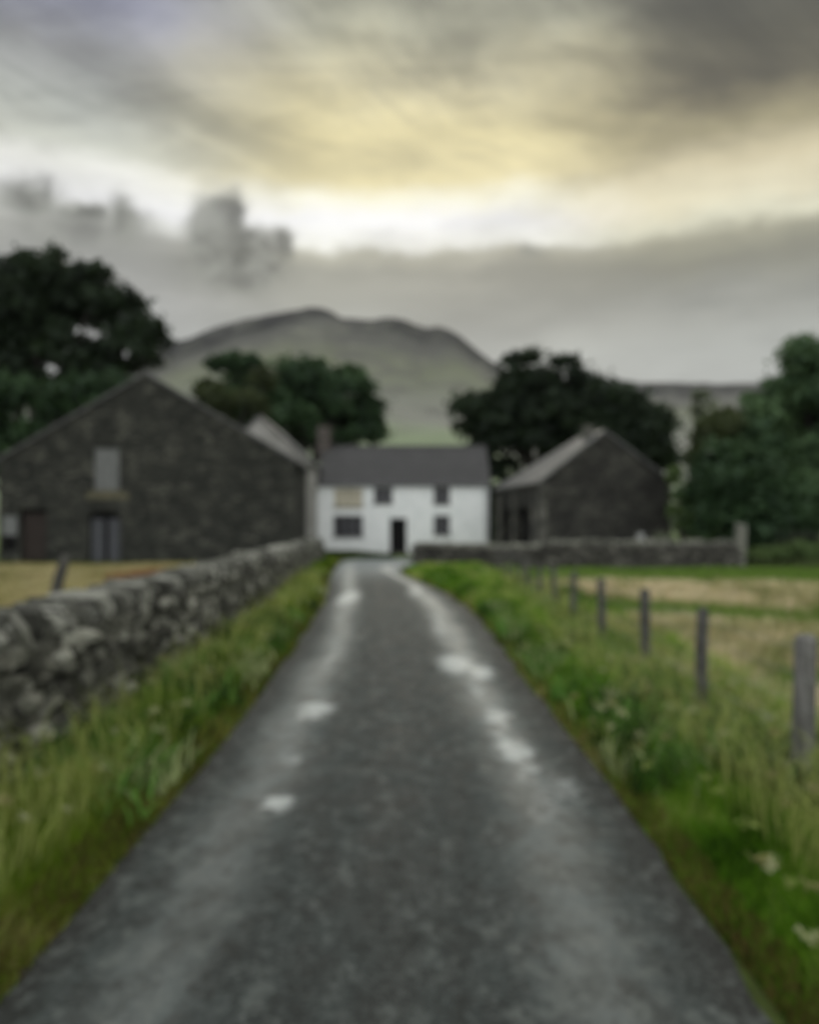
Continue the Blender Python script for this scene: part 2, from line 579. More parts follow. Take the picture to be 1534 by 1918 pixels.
def mat_ground():
    m, t, b, p = new_mat('ground soil and turf')
    x, y, z = p.xyz()
    n1 = noise(p, 0.35, 5, 0.6)
    n2 = noise(p, 2.2, 5, 0.65)
    n3 = noise(p, 14.0, 4, 0.6)
    green = mixc(n2.ss(0.3, 0.7), (0.040, 0.062, 0.014, 1), (0.085, 0.115, 0.028, 1))
    dry = mixc(n2.ss(0.3, 0.7), (0.23, 0.20, 0.11, 1), (0.36, 0.32, 0.20, 1))
    pasture = mixc(n1.ss(0.3, 0.7), (0.085, 0.135, 0.035, 1), (0.125, 0.17, 0.055, 1))
    # hay field right of the fence, bleached field left of the wall, green by the walls and beyond
    yy = y + (n1 - 0.5) * 5.0
    fr = (x - y * 0.04 + (n2 - 0.5) * 0.8).ss(2.3, 2.9) * yy.ss(24.0, 22.0) * y.ss(-30, -20)
    fl = (x + y * 0.055).ss(-2.9, -3.4) * yy.ss(35.4, 33.0) * y.ss(-30, -20)
    c = mixc(y.ss(24.0, 30.0), green, pasture)
    c = mixc(fr.mx(fl), c, dry)
    c = mixc(n3.ss(0.35, 0.65, 0.0, 0.35), c, (0.045, 0.045, 0.018, 1))
    setc(t, b, 'Base Color', c)
    setc(t, b, 'Roughness', 0.95)
    b.inputs['Specular IOR Level'].default_value = 0.1
    bump(t, b, n2 + n3 * 0.5, 0.7, 0.08)
    return m


# wet highlights painted into the lane colour as pale patches: photo px, py, half widths in px
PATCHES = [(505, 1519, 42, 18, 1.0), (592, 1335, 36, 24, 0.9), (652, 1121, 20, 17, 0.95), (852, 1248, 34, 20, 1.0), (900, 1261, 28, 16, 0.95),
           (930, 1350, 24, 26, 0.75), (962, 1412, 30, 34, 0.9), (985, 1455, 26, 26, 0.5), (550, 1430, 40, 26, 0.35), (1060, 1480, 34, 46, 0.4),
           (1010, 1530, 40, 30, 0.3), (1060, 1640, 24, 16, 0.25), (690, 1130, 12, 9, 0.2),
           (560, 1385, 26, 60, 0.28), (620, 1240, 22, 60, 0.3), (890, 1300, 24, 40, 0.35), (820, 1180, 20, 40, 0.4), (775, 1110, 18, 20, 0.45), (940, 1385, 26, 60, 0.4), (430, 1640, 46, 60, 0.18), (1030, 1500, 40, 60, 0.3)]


def mat_road():
    m, t, b, p = new_mat('worn tarmac')
    lat = attr(t, 'lat')
    x, y, z = p.xyz()
    n1 = noise(p.scale(1, 0.35, 1), 1.1, 5, 0.6)
    n2 = noise(p.scale(1, 0.6, 1), 5.0, 5, 0.65)
    n3 = noise(p, 42.0, 4, 0.7)
    n4 = noise(p, 150.0, 2, 0.7)
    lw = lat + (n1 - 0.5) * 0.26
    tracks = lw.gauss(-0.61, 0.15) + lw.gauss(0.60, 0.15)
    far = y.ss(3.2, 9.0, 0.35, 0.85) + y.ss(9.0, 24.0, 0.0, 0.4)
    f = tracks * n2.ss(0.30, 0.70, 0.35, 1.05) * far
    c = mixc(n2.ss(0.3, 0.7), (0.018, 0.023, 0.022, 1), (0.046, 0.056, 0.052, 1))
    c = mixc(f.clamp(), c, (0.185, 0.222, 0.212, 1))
    # silt and old tarmac: darker crown, dark damp edges
    c = mixc(lw.gauss(0.0, 0.2) * n1.ss(0.4, 0.7, 0.1, 0.5), c, (0.062, 0.056, 0.048, 1))
    edge = lat.ss(0.80, 0.97).mx(lat.ss(-0.80, -0.97))
    c = mixc(edge * n2.ss(0.2, 0.6, 0.5, 0.9), c, (0.028, 0.028, 0.025, 1))
    n5 = noise(p.scale(1, 0.7, 1), 15.0, 3, 0.6)
    n6 = noise(p.scale(1, 0.7, 1), 6.5, 4, 0.65)
    mo = n5 * 0.5 + n6 * 0.5
    c = mixc(mo.ss(0.50, 0.62) * 0.6, c, (0.125, 0.140, 0.126, 1))
    c = mixc(mo.ss(0.49, 0.38) * 0.7, c, (0.018, 0.020, 0.017, 1))
    stone = n3.ss(0.50, 0.66) * 0.42 + n4.ss(0.5, 0.7) * 0.25
    c = mixc(stone, c, (0.145, 0.155, 0.145, 1))
    c = mixc(n3.ss(0.45, 0.34) * 0.45, c, (0.022, 0.022, 0.02, 1))
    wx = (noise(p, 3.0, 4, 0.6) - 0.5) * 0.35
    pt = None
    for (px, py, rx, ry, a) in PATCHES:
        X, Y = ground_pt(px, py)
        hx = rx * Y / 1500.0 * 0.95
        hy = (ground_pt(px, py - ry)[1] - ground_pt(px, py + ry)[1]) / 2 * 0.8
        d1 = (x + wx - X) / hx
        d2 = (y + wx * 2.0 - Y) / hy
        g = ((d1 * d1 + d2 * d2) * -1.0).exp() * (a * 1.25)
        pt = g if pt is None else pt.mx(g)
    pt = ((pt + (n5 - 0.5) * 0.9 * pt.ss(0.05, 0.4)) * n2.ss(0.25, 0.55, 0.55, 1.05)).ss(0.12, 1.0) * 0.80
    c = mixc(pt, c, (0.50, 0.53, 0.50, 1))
    # yard end of the lane is concrete-pale
    c = mixc(y.ss(22.0, 34.0, 0.0, 0.72) * n2.ss(0.2, 0.6, 0.6, 1.0), c, (0.26, 0.29, 0.285, 1))
    setc(t, b, 'Base Color', c)
    setc(t, b, 'Roughness', n2.ss(0.3, 0.7, 0.62, 0.85) - tracks * 0.16)
    setc(t, b, 'Specular IOR Level', tracks * n2.ss(0.3, 0.6, 0.15, 0.5) + 0.10)
    bump(t, b, n3 + n4 * 0.6 + n2 * 0.8, 0.65, 0.012)
    return m


def mat_hill(name, k=1.0):
    m, t, b, p = new_mat(name)
    x, y, z = p.xyz()
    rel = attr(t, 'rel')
    n1 = noise(p, 0.006, 6, 0.62)
    n2 = noise(p, 0.03, 5, 0.65)
    n3 = noise(p.scale(1, 1, 2.5), 0.012, 5, 0.6, 0.8)
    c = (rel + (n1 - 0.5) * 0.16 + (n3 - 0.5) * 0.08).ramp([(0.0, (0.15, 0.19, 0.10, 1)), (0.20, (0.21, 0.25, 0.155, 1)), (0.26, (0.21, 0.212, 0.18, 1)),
                                       (0.45, (0.172, 0.180, 0.140, 1)), (0.62, (0.150, 0.162, 0.105, 1)), (0.71, (0.10, 0.10, 0.085, 1)), (0.82, (0.018, 0.018, 0.018, 1))])  # dark tonal halo along the crest, painted into the turf colour
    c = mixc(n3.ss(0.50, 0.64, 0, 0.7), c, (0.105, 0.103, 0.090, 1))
    c = mixc(n2.ss(0.5, 0.7, 0, 0.35), c, (0.22, 0.225, 0.165, 1))
    setc(t, b, 'Base Color', c)
    setc(t, b, 'Roughness', 0.95)
    b.inputs['Specular IOR Level'].default_value = 0.05
    bump(t, b, n2, 0.6, 6.0)
    return m


M['ground'] = mat_ground()
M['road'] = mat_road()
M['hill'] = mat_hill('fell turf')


# ------------------------------------------------------------------ numpy value noise
_perm = rng.random((256, 256))


def vnoise(x, y):
    xi, yi = np.floor(x).astype(int), np.floor(y).astype(int)
    fx, fy = x - xi, y - yi
    fx, fy = fx * fx * (3 - 2 * fx), fy * fy * (3 - 2 * fy)
    g = lambda a, b: _perm[a % 256, b % 256]
    return (g(xi, yi) * (1 - fx) + g(xi + 1, yi) * fx) * (1 - fy) + (g(xi, yi + 1) * (1 - fx) + g(xi + 1, yi + 1) * fx) * fy


def fbm(x, y, o=4):
    s, a, n = 0, 1.0, 0
    for k in range(o):
        s = s + a * vnoise(x * 2 ** k + 17.3 * k, y * 2 ** k + 5.1 * k)
        n += a
        a *= 0.5
    return s / n


def grid_mesh(name, Xg, Yg, Zg, mat, attrs=None, smooth=True, flip=False):
    r, c = Xg.shape
    v = np.stack([Xg, Yg, Zg], -1).reshape(-1, 3)
    i = np.arange(r * c).reshape(r, c)
    q = np.stack([i[:-1, :-1], i[:-1, 1:], i[1:, 1:], i[1:, :-1]], -1).reshape(-1, 4)
    if flip:
        q = q[:, ::-1]
    return mesh_np(name, v, q.ravel(), np.arange(len(q)) * 4, mat, None, smooth, attrs)


# ------------------------------------------------------------------ terrain
def left_edge(Y):  return np.interp(Y, [-8, 7, 9.8, 18, 27.4, 33, 45], [-1.40, -1.41, -1.52, -1.84, -2.66, -3.0, -3.5])
def right_edge(Y): return np.interp(Y, [-8, 14, 17, 21, 25, 29, 32, 35, 37.6], [1.26, 1.26, 1.2, 0.84, 0.27, -0.34, -0.36, -0.15, 1.2])


gx = np.concatenate([np.linspace(-3400, -120, 24), np.linspace(-100, -32, 18), np.linspace(-30, 30, 121), np.linspace(32, 100, 18), np.linspace(120, 3400, 24)])
gy = np.concatenate([np.linspace(-3400, -60, 24), np.linspace(-50, -4, 12), np.linspace(-3, 60, 127), np.linspace(64, 200, 20), np.linspace(260, 3400, 24)])
GX, GY = np.meshgrid(gx, gy)


def ground_z(X, Y):
    X, Y = np.asarray(X, float), np.asarray(Y, float)
    base = (fbm(X * 0.6, Y * 0.6) - 0.5) * 0.10
    # flat and slightly sunk under the lane and the farmyard
    d = np.maximum(left_edge(Y) - X, X - right_edge(Y))
    off = np.clip((d - 0.05) / 0.7, 0, 1)
    yard = np.clip((36.5 - Y) / 4.0, 0, 1)
    k = off * yard
    return -0.035 + k * (0.075 + base)


GZ = ground_z(GX, GY)
GZ = np.where((np.abs(GX) > 60) | (GY > 62) | (GY < -20), -0.035, GZ)
tag(grid_mesh('ground', GX, GY, GZ, M['ground']), kind='structure')

# the lane: straight, then it bends right in front of the farmhouse
ly = [-8, 0, 10, 20, 27.4, 32, 36, 39.5, 42.0, 43.0, 43.4, 43.6]
lx = [left_edge(-8), left_edge(0), left_edge(10), left_edge(20), left_edge(27.4), -2.95, -3.2, -3.4, -3.0, -0.6, 5.0, 16.0]
ry = [-8, 0, 8, 14, 17, 21, 25, 29, 32, 35, 37.8, 38.8]
rx = [right_edge(q) for q in ry[:10]] + [3.0, 16.0]
tt = np.linspace(0, 1, 12)
uu = np.linspace(0, 1, 260)
LX, LY, RX, RY = [np.interp(uu, tt, a) for a in (lx, ly, rx, ry)]
LX = LX + (fbm(LY * 1.7, LY * 0 + 3.0, 5) - 0.5) * 0.24 - 0.04
RX = RX + (fbm(RY * 1.7, RY * 0 + 9.0, 5) - 0.5) * 0.24 + 0.03
la = np.linspace(-1, 1, 21)
f = (la[None, :] + 1) / 2
RXg = LX[:, None] * (1 - f) + RX[:, None] * f
RYg = LY[:, None] * (1 - f) + RY[:, None] * f
RZg = 0.004 + 0.045 * (1 - la[None, :] ** 2) * np.ones((260, 1)) + (fbm(RXg * 1.2, RYg * 0.8) - 0.5) * 0.02 - 0.005
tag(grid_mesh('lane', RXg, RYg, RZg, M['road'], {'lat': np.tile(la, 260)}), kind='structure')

# fells
pxs = np.linspace(-2600, 4200, 341)
crest_px = [-2600, -1500, -700, -200, 100, 300, 430, 500, 560, 610, 650, 730, 830, 880, 930, 1010, 1100, 1250, 1500, 2400, 4200]
crest_y = [860, 800, 760, 720, 690, 640, 590, 578, 562, 560, 576, 580, 602, 628, 666, 715, 765, 830, 880, 900, 910]


def hillside(name, D, cpx, cy, y0, back, seed, mat):
    h = np.interp(pxs, cpx, cy)
    h = (987 - h) / 1500 * D
    h = h + (fbm(pxs * 0.02 + seed, pxs * 0 + seed, 4) - 0.5) * 22
    t = np.linspace(0, 1.35, 80)
    g = np.where(t <= 1, 0.2 * t + 0.8 * t ** 2.4, 0)
    # rounded crest, then falling away
    g = np.where(t > 0.92, np.interp(0.92, t, g) + (0.14) * np.sin(np.clip((t - 0.92) / 0.16, 0, 1) * math.pi / 2) - np.clip(t - 1.08, 0, 1) * 1.6, g)
    g = g / g.max()
    Yg = y0 + (D * 1.0 - y0) * t[:, None] * np.ones((1, len(pxs)))
    Xg = (pxs[None, :] - 767) / 1500 * Yg
    Z = h[None, :] * g[:, None]
    Z = Z + (fbm(Xg * 0.006 + seed, Yg * 0.006, 5) - 0.5) * 60 * np.clip(t[:, None] * 3, 0, 1) * (1 - 0.75 * np.clip((g[:, None] - 0.75) * 4, 0, 1)) * (np.abs(h[None, :]) / 420)
    Z[0, :] = -0.5
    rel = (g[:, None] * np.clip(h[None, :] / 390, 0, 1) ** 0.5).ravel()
    return tag(grid_mesh(name, Xg, Yg, Z, mat, {'rel': rel}), kind='structure')


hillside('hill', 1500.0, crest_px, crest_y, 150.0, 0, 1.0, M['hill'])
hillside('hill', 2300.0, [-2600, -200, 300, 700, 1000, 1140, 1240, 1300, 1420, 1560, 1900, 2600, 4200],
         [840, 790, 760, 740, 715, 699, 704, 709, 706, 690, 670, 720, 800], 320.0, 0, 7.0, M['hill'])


# ------------------------------------------------------------------ grass
def srgb_arr(c):
    return np.array(lin(*c)[:3])


def blades(name, X, Y, Z, H, W, colors, label_kind, lean=0.35, mat=None, parent=None):
    n = len(X)
    a = rng.uniform(0, 2 * np.pi, n)
    ca, sa = np.cos(a), np.sin(a)
    la = rng.uniform(0, 2 * np.pi, n)
    L = H * rng.uniform(0.15, 1.0, n) * lean * 1.6
    lxv, lyv = np.cos(la) * L, np.sin(la) * L
    p = np.stack([X, Y, Z], -1)
    side = np.stack([ca * W, sa * W, np.zeros(n)], -1) * 0.5
    mid = p + np.stack([lxv * 0.30, lyv * 0.30, H * 0.58], -1)
    tip = p + np.stack([lxv, lyv, H * rng.uniform(0.75, 1.0, n)], -1)
    v = np.stack([p - side, p + side, mid + side * 0.75, mid - side * 0.75, tip], 1).reshape(-1, 3)
    b = (np.arange(n) * 5)[:, None]
    loops = np.concatenate([b, b + 1, b + 2, b + 3, b + 3, b + 2, b + 4], 1).ravel()
    starts = (np.arange(n)[:, None] * 7 + np.array([0, 4])[None, :]).ravel()
    col = np.repeat(colors, 5, axis=0)
    col = np.concatenate([col, np.ones((len(col), 1))], 1)
    o = mesh_np(name, v, loops, starts, mat or M['grass'], parent, False, {'col': col})
    return tag(o, kind=label_kind) if label_kind else o


def sample_y(n, y0, y1, power=1.6):
    """more roots near the camera"""
    u = rng.random(n)
    k = 1 - power
    return (y0 ** k + u * (y1 ** k - y0 ** k)) ** (1 / k)


def verge_cols(X, Y, cols, wts, patch=0.55, dryness=None):
    cols = np.array([srgb_arr(c) for c in cols])
    n = len(X)
    q = 0.5 * fbm(X * 0.9 + 40, Y * 0.55 + 12, 3) + 0.5 * fbm(X * 3.2 + 9, Y * 2.2 + 4, 3)
    q = 0.5 + (q - 0.5) * 1.5 + rng.normal(0, 0.12, n)
    order = np.clip((q - 0.2) / 0.6, 0, 0.999)
    edges = np.cumsum(np.array(wts) / sum(wts))
    idx = np.searchsorted(edges, order)
    c = cols[np.clip(idx, 0, len(cols) - 1)]
    return c * rng.uniform(0.65, 1.35, (n, 1)) * rng.uniform(0.93, 1.07, (n, 3))


# colours run from dark green through fresh green to straw
G_LEFT = [(34, 54, 10), (80, 112, 22), (108, 134, 34), (126, 142, 50), (158, 162, 92)]
G_RIGHT = [(36, 62, 10), (82, 124, 24), (110, 150, 40), (132, 154, 62), (172, 176, 110)]

n = 150000
Y = sample_y(n, 2.2, 43.0, 1.75)
lw_, rw_ = left_edge(Y) - 1.2, left_edge(Y) - 0.05
u = rng.random(n)
X = lw_ + (rw_ - lw_) * u
d = rw_ - X
tall = 0.5 * fbm(X * 1.3, Y * 0.8 + 7, 3) + 0.5 * fbm(X * 4.0, Y * 3.0 + 7, 2)
tall = np.clip(0.5 + (tall - 0.5) * 2.0, 0, 1)
H = (0.07 + np.clip(d / 0.6, 0, 1) * (0.08 + 0.32 * tall) * np.clip(1.5 - d / 0.9, 0.28, 1)) * rng.uniform(0.6, 1.25, n)
W = 0.0055 * np.maximum(1, Y / 5.0) * rng.uniform(0.7, 1.4, n)
c = verge_cols(X, Y, G_LEFT, [2.6, 4.2, 4, 2.4, 0.8])
brown = (d < 0.22) & (rng.random(n) < 0.5)
c[brown] = srgb_arr((96, 84, 48)) * rng.uniform(0.6, 1.3, (brown.sum(), 1))
blades('verge_grass', X, Y, ground_z(X, Y), H, W, c, 'stuff')

n = 250000
Y = sample_y(n, 2.2, 37.0, 1.6)
le = right_edge(Y) + 0.05
fence_x = lambda Y: 2.12 + 0.040 * Y
rw_ = fence_x(Y) + 0.7
X = le + (rw_ - le) * rng.random(n)
d = X - le
tall = 0.5 * fbm(X * 1.1 + 3, Y * 0.8, 3) + 0.5 * fbm(X * 3.6, Y * 2.8 + 2, 2)
tall = np.clip(0.5 + (tall - 0.5) * 2.0, 0, 1)
H = (0.07 + np.clip(d / 0.7, 0, 1) * (0.10 + 0.33 * tall)) * rng.uniform(0.6, 1.25, n)
H *= np.where(Y > 24, 0.6, 1.0) * np.clip(np.abs(X - fence_x(Y)) / 0.6, 0.25, 1)
W = 0.0055 * np.maximum(1, Y / 5.0) * rng.uniform(0.7, 1.4, n)
c = verge_cols(X, Y, G_RIGHT, [3, 5, 4, 2.4, 1])
brown = (d < 0.16) & (rng.random(n) < 0.5)
c[brown] = srgb_arr((106, 90, 52)) * rng.uniform(0.6, 1.3, (brown.sum(), 1))
blades('verge_grass', X, Y, ground_z(X, Y), H, W, c, 'stuff')

# seed heads and pale stalks standing out of the verges
n = 4200
Y = sample_y(n, 2.4, 26.0, 1.5)
sidep = rng.random(n) < 0.36
X = np.where(sidep, left_edge(Y) - rng.uniform(0.3, 1.0, n), right_edge(Y) + rng.uniform(0.35, 1.0, n) * (fence_x(Y) + 0.4 - right_edge(Y)))
c = np.tile(srgb_arr((150, 160, 88)), (n, 1)) * rng.uniform(0.6, 1.3, (n, 1))
blades('seed_grass', X, Y, ground_z(X, Y), rng.uniform(0.35, 0.66, n), 0.009 * np.maximum(1, Y / 7), c, 'stuff', 0.45)

# broad-leaved weeds standing in clumps among the verge grass
k = 330
Yc = sample_y(k, 4.6, 28.0, 1.4)
sidep = rng.random(k) < 0.3
Xc = np.where(sidep, left_edge(Yc) - rng.uniform(0.25, 0.95, k), right_edge(Yc) + rng.uniform(0.0, 1.0, k) ** 0.8 * (fence_x(Yc) - right_edge(Yc)) + 0.2)
m_ = 46
n = k * m_
rad = np.repeat(rng.uniform(0.06, 0.20, k), m_)
X = np.repeat(Xc, m_) + rng.normal(0, 1, n) * rad
Y = np.repeat(Yc, m_) + rng.normal(0, 1, n) * rad
X = np.where(np.repeat(sidep, m_), np.minimum(X, left_edge(Y) - 0.12), np.maximum(X, right_edge(Y) + 0.12))
kind = np.repeat(rng.integers(0, 4, k), m_)
pal = np.array([srgb_arr(q) for q in ((36, 58, 20), (98, 138, 62), (150, 162, 110), (70, 104, 38))])
c = pal[kind] * rng.uniform(0.7, 1.3, (n, 1))
blades('verge_weeds', X, Y, ground_z(X, Y) + rng.uniform(0, 0.12, n), rng.uniform(0.12, 0.30, n), rng.uniform(0.014, 0.032, n), c, 'stuff', 0.8)

# flower and seed clusters carried on the taller stalks
k = 260
Yc = sample_y(k, 2.7, 24.0, 1.5)
sidep = rng.random(k) < 0.38
Xc = np.where(sidep, left_edge(Yc) - rng.uniform(0.2, 0.95, k), right_edge(Yc) + 0.15 + rng.random(k) * (fence_x(Yc) + 0.3 - right_edge(Yc)))
zc = rng.uniform(0.15, 0.42, k)
m_ = 16
n = k * m_
rad = np.repeat(rng.uniform(0.010, 0.024, k), m_)
X = np.repeat(Xc, m_) + rng.normal(0, 1, n) * rad
Y = np.repeat(Yc, m_) + rng.normal(0, 1, n) * rad
pal = np.array([srgb_arr(q) for q in ((166, 170, 128), (140, 154, 84), (150, 146, 98))])
c = pal[np.repeat(rng.integers(0, 3, k), m_)] * rng.uniform(0.75, 1.2, (n, 1))
blades('flower_heads', X, Y, ground_z(X, Y) + np.repeat(zc, m_) + rng.normal(0, 1, n) * rad * 0.5, rng.uniform(0.015, 0.04, n), rng.uniform(0.010, 0.02, n), c, 'stuff', 1.2)
blades('flower_stalks', Xc, Yc, ground_z(Xc, Yc), zc, np.full(k, 0.005), np.tile(srgb_arr((100, 120, 56)), (k, 1)), 'stuff', 0.02)

# hay field beyond the fence
n = 170000
Y = sample_y(n, 3.2, 31.5, 1.25)
x0 = fence_x(Y) + 0.35
X = x0 + (np.maximum(Y * 0.62, 5.0) - x0 + 2.0) * rng.random(n)
q = fbm(X * 0.35 + 5, Y * 0.45 + 2, 4)
c = verge_cols(X, Y, [(98, 116, 58), (146, 144, 94), (180, 170, 124), (206, 192, 154), (224, 212, 182)], [2, 3, 4, 4, 2])
gr = (Y + rng.normal(0, 0.8, n) > 22.3) | ((q + rng.normal(0, 0.04, n) < 0.46) & (Y < 16))
c[gr] = srgb_arr((104, 132, 54)) * rng.uniform(0.6, 1.35, (gr.sum(), 1))
H = (0.14 + 0.34 * q) * rng.uniform(0.6, 1.2, n) * np.where(Y > 22.5, 0.45, 1.0)
blades('hay_grass', X, Y, ground_z(X, Y), H, 0.007 * np.maximum(1, Y / 5.5) * rng.uniform(0.7, 1.4, n), c, 'stuff', 0.6)

# bleached grass in the field left of the wall
n = 70000
Y = rng.uniform(9, 37.2, n)
x1 = left_edge(Y) - 2.1
X = x1 - rng.random(n) * (Y * 0.56 - 2.0)
c = verge_cols(X, Y, [(118, 120, 66), (154, 148, 98), (172, 162, 116), (184, 174, 132)], [2, 3, 4, 3])
gr = (Y + rng.normal(0, 0.7, n) > 34.0)
c[gr] = srgb_arr((78, 84, 36)) * rng.uniform(0.6, 1.3, (gr.sum(), 1))
H = (0.08 + 0.2 * fbm(X * 0.4, Y * 0.4)) * rng.uniform(0.6, 1.2, n)
blades('meadow_grass', X, Y, ground_z(X, Y), H, 0.012 * np.maximum(1, Y / 9), c, 'stuff', 0.5)

# weeds at the foot of the farmhouse
n = 9000
X = rng.uniform(-5.6, -0.9, n)
Y = rng.uniform(44.4, 49.6, n)
c = verge_cols(X, Y, [(34, 48, 24), (48, 66, 30), (70, 84, 38)], [3, 3, 2])
blades('yard_grass', X, Y, np.full(n, -0.035), rng.uniform(0.12, 0.42, n) * np.clip((-X - 0.3) / 3.0, 0.35, 1), np.full(n, 0.06), c, 'stuff', 0.4)


# ------------------------------------------------------------------ drystone walls
_t = []
for i in (-1, 0, 1):
    for j in (-1, 0, 1):
        for k in (-1, 0, 1):
            if (i, j, k) != (0, 0, 0):
                _t.append((i, j, k))
_tv = np.array(_t, float)
_idx = {q: n_ for n_, q in enumerate(_t)}
_tf = []
for ax in range(3):
    for s in (-1, 1):
        o2 = [a for a in range(3) if a != ax]
        for a in (-1, 0):
            for b in (-1, 0):
                quad = []
                for (da, db) in ((0, 0), (1, 0), (1, 1), (0, 1)):
                    q = [0, 0, 0]
                    q[ax] = s
                    q[o2[0]] = a + da
                    q[o2[1]] = b + db
                    quad.append(_idx[tuple(q)])
                flip = (s > 0) ^ (ax == 1)
                _tf.append(quad if flip else quad[::-1])
_tf = np.array(_tf)
_tr = _tv / np.linalg.norm(_tv, axis=1)[:, None]


def stones(name, C, S, Rz, Rt, mat, parent, tint, U, N, round_=0.42, jit=0.12):
    """C centres, S half sizes (along, through, up), Rz yaw jitter, Rt lean along the wall"""
    n = len(C)
    base = _tv * (1 - round_) + _tr * round_ * 1.25
    v = np.repeat(base[None], n, 0) + rng.normal(0, jit, (n, 26, 3))
    v = v * S[:, None, :]
    ct, s_t = np.cos(Rt)[:, None], np.sin(Rt)[:, None]
    x, z = v[..., 0] * ct + v[..., 2] * s_t, -v[..., 0] * s_t + v[..., 2] * ct
    cz, sz = np.cos(Rz)[:, None], np.sin(Rz)[:, None]
    x, y = x * cz - v[..., 1] * sz, x * sz + v[..., 1] * cz
    W = C[:, None, :] + x[..., None] * U + y[..., None] * N + z[..., None] * np.array([0, 0, 1.0])
    F = (_tf[None] + (np.arange(n) * 26)[:, None, None]).reshape(-1, 4)
    return mesh_np(name, W.reshape(-1, 3), F.ravel(), np.arange(len(F)) * 4, mat, parent, False, {'tint': np.repeat(tint, 26)})


def drystone(name, A, B, height, thick, label, m_body, m_cope, sc=1.0, cope=True, sag=0.05, cope_h=0.13):
    A, B = np.array(A, float), np.array(B, float)
    L = np.linalg.norm(B - A)
    U = np.append((B - A) / L, 0.0)
    N = np.array([U[1], -U[0], 0.0])           # towards the face with the first row of stones
    root = empty(name, (A[0], A[1], 0.0))
    tag(root, label, 'wall')
    O = np.array([A[0], A[1], 0.0])
    hgt = lambda s: height + (fbm(s * 0.35, s * 0 + A[0], 3) - 0.5) * 2 * sag
    Cs, Ss = [], []
    for face in (1, -1):
        z = -0.05
        while z < height - 0.02:
            ch = random.uniform(0.075, 0.15) * sc
            s = random.uniform(-0.2, 0)
            while s < L:
                ln = random.uniform(0.13, 0.40) * sc
                batter = thick * 0.5 * (1.08 - 0.28 * z / height)
                hs = float(hgt(np.array(s)))
                if z + ch * 0.6 < hs:
                    Cs.append(O + U * (s + ln / 2) + N * face * (batter - 0.10 * sc + random.uniform(-0.05, 0.045)) + np.array([0, 0, z + ch / 2 + random.uniform(-0.02, 0.02)]))
                    Ss.append((ln * 0.52, 0.14 * sc, ch * random.uniform(0.40, 0.62)))
                s += ln
            z += ch
    Cs, Ss = np.array(Cs), np.array(Ss)
    n = len(Cs)
    stones('stonework', Cs, Ss, rng.normal(0, 0.09, n), rng.normal(0, 0.10, n), m_body, root, np.clip(rng.normal(0.38, 0.33, n), 0, 1), U, N)
    mb = MB()
    Fw = lambda u, w, v: tuple(O + U * u + N * w + np.array([0, 0, v]))
    t2 = thick * 0.5 - 0.12 * sc
    mb.box(Fw, 0, L, -t2, t2, -0.1, height - sag - 0.06)
    mb.build('hearting', M['hearting'], root)
    if cope:
        Cs, Ss, Rt = [], [], []
        s = 0.0
        lean = 0.25
        while s < L:
            w = random.uniform(0.05, 0.15) * sc
            hh = random.uniform(0.6, 1.4) * cope_h
            lean = max(-0.5, min(0.7, lean + random.uniform(-0.22, 0.22)))
            Cs.append(O + U * (s + w / 2) + np.array([0, 0, float(hgt(np.array(s))) + hh * 0.72]) + N * random.uniform(-0.03, 0.03))
            Ss.append((w * 0.52, thick * 0.5 * random.uniform(0.5, 0.9), hh))
            Rt.append(lean)
            s += w
        n = len(Cs)
        stones('coping', np.array(Cs), np.array(Ss), rng.normal(0, 0.12, n), np.array(Rt), m_cope, root, np.clip(rng.normal(0.45, 0.36, n), 0, 1), U, N)
    return root


def wl(Y): return -2.84 - 0.056 * (Y - 5.9)


drystone('drystone_wall', (wl(1.0), 1.0), (wl(43.0), 43.0), 0.90, 0.62, 'long mossy drystone wall beside the left verge of the lane', M['dry'], M['cope'], 0.95, True, 0.08, 0.10)
drystone('drystone_wall', (0.35, 37.0), (5.2, 32.6), 0.82, 0.55, 'dark low stone wall in front of the white farmhouse', M['dry_far'], M['cope_far'], 1.1, True, 0.05, 0.09)
rw = drystone('drystone_wall', (5.35, 33.2), (13.45, 33.2), 0.98, 0.55, 'straight pale-topped stone wall below the brown gabled barn', M['dry_far'], M['cope_far'], 1.1, True, 0.02, 0.09)
# its taller end stone
C_ = np.array([[13.68, 33.2, 0.85]])
es = stones('end_pillar', C_, np.array([[0.17, 0.24, 0.95]]), np.array([0.1]), np.array([0.06]), M['cope_far'], rw, np.array([0.35]), np.array([1.0, 0, 0]), np.array([0, -1.0, 0]), 0.2, 0.05)


# ------------------------------------------------------------------ roofs
def slab(mb, a, b, c, d, th=0.10):
    """roof slab from its four upper corners, counter-clockwise seen from above"""
    a, b, c, d = [Vector(q) for q in (a, b, c, d)]
    nrm = (b - a).cross(d - a).normalized()
    lo = [q - nrm * th for q in (a, b, c, d)]
    mb.add([a, b, c, d] + lo, ((0, 1, 2, 3), (7, 6, 5, 4), (0, 4, 5, 1), (1, 5, 6, 2), (2, 6, 7, 3), (3, 7, 4, 0)))


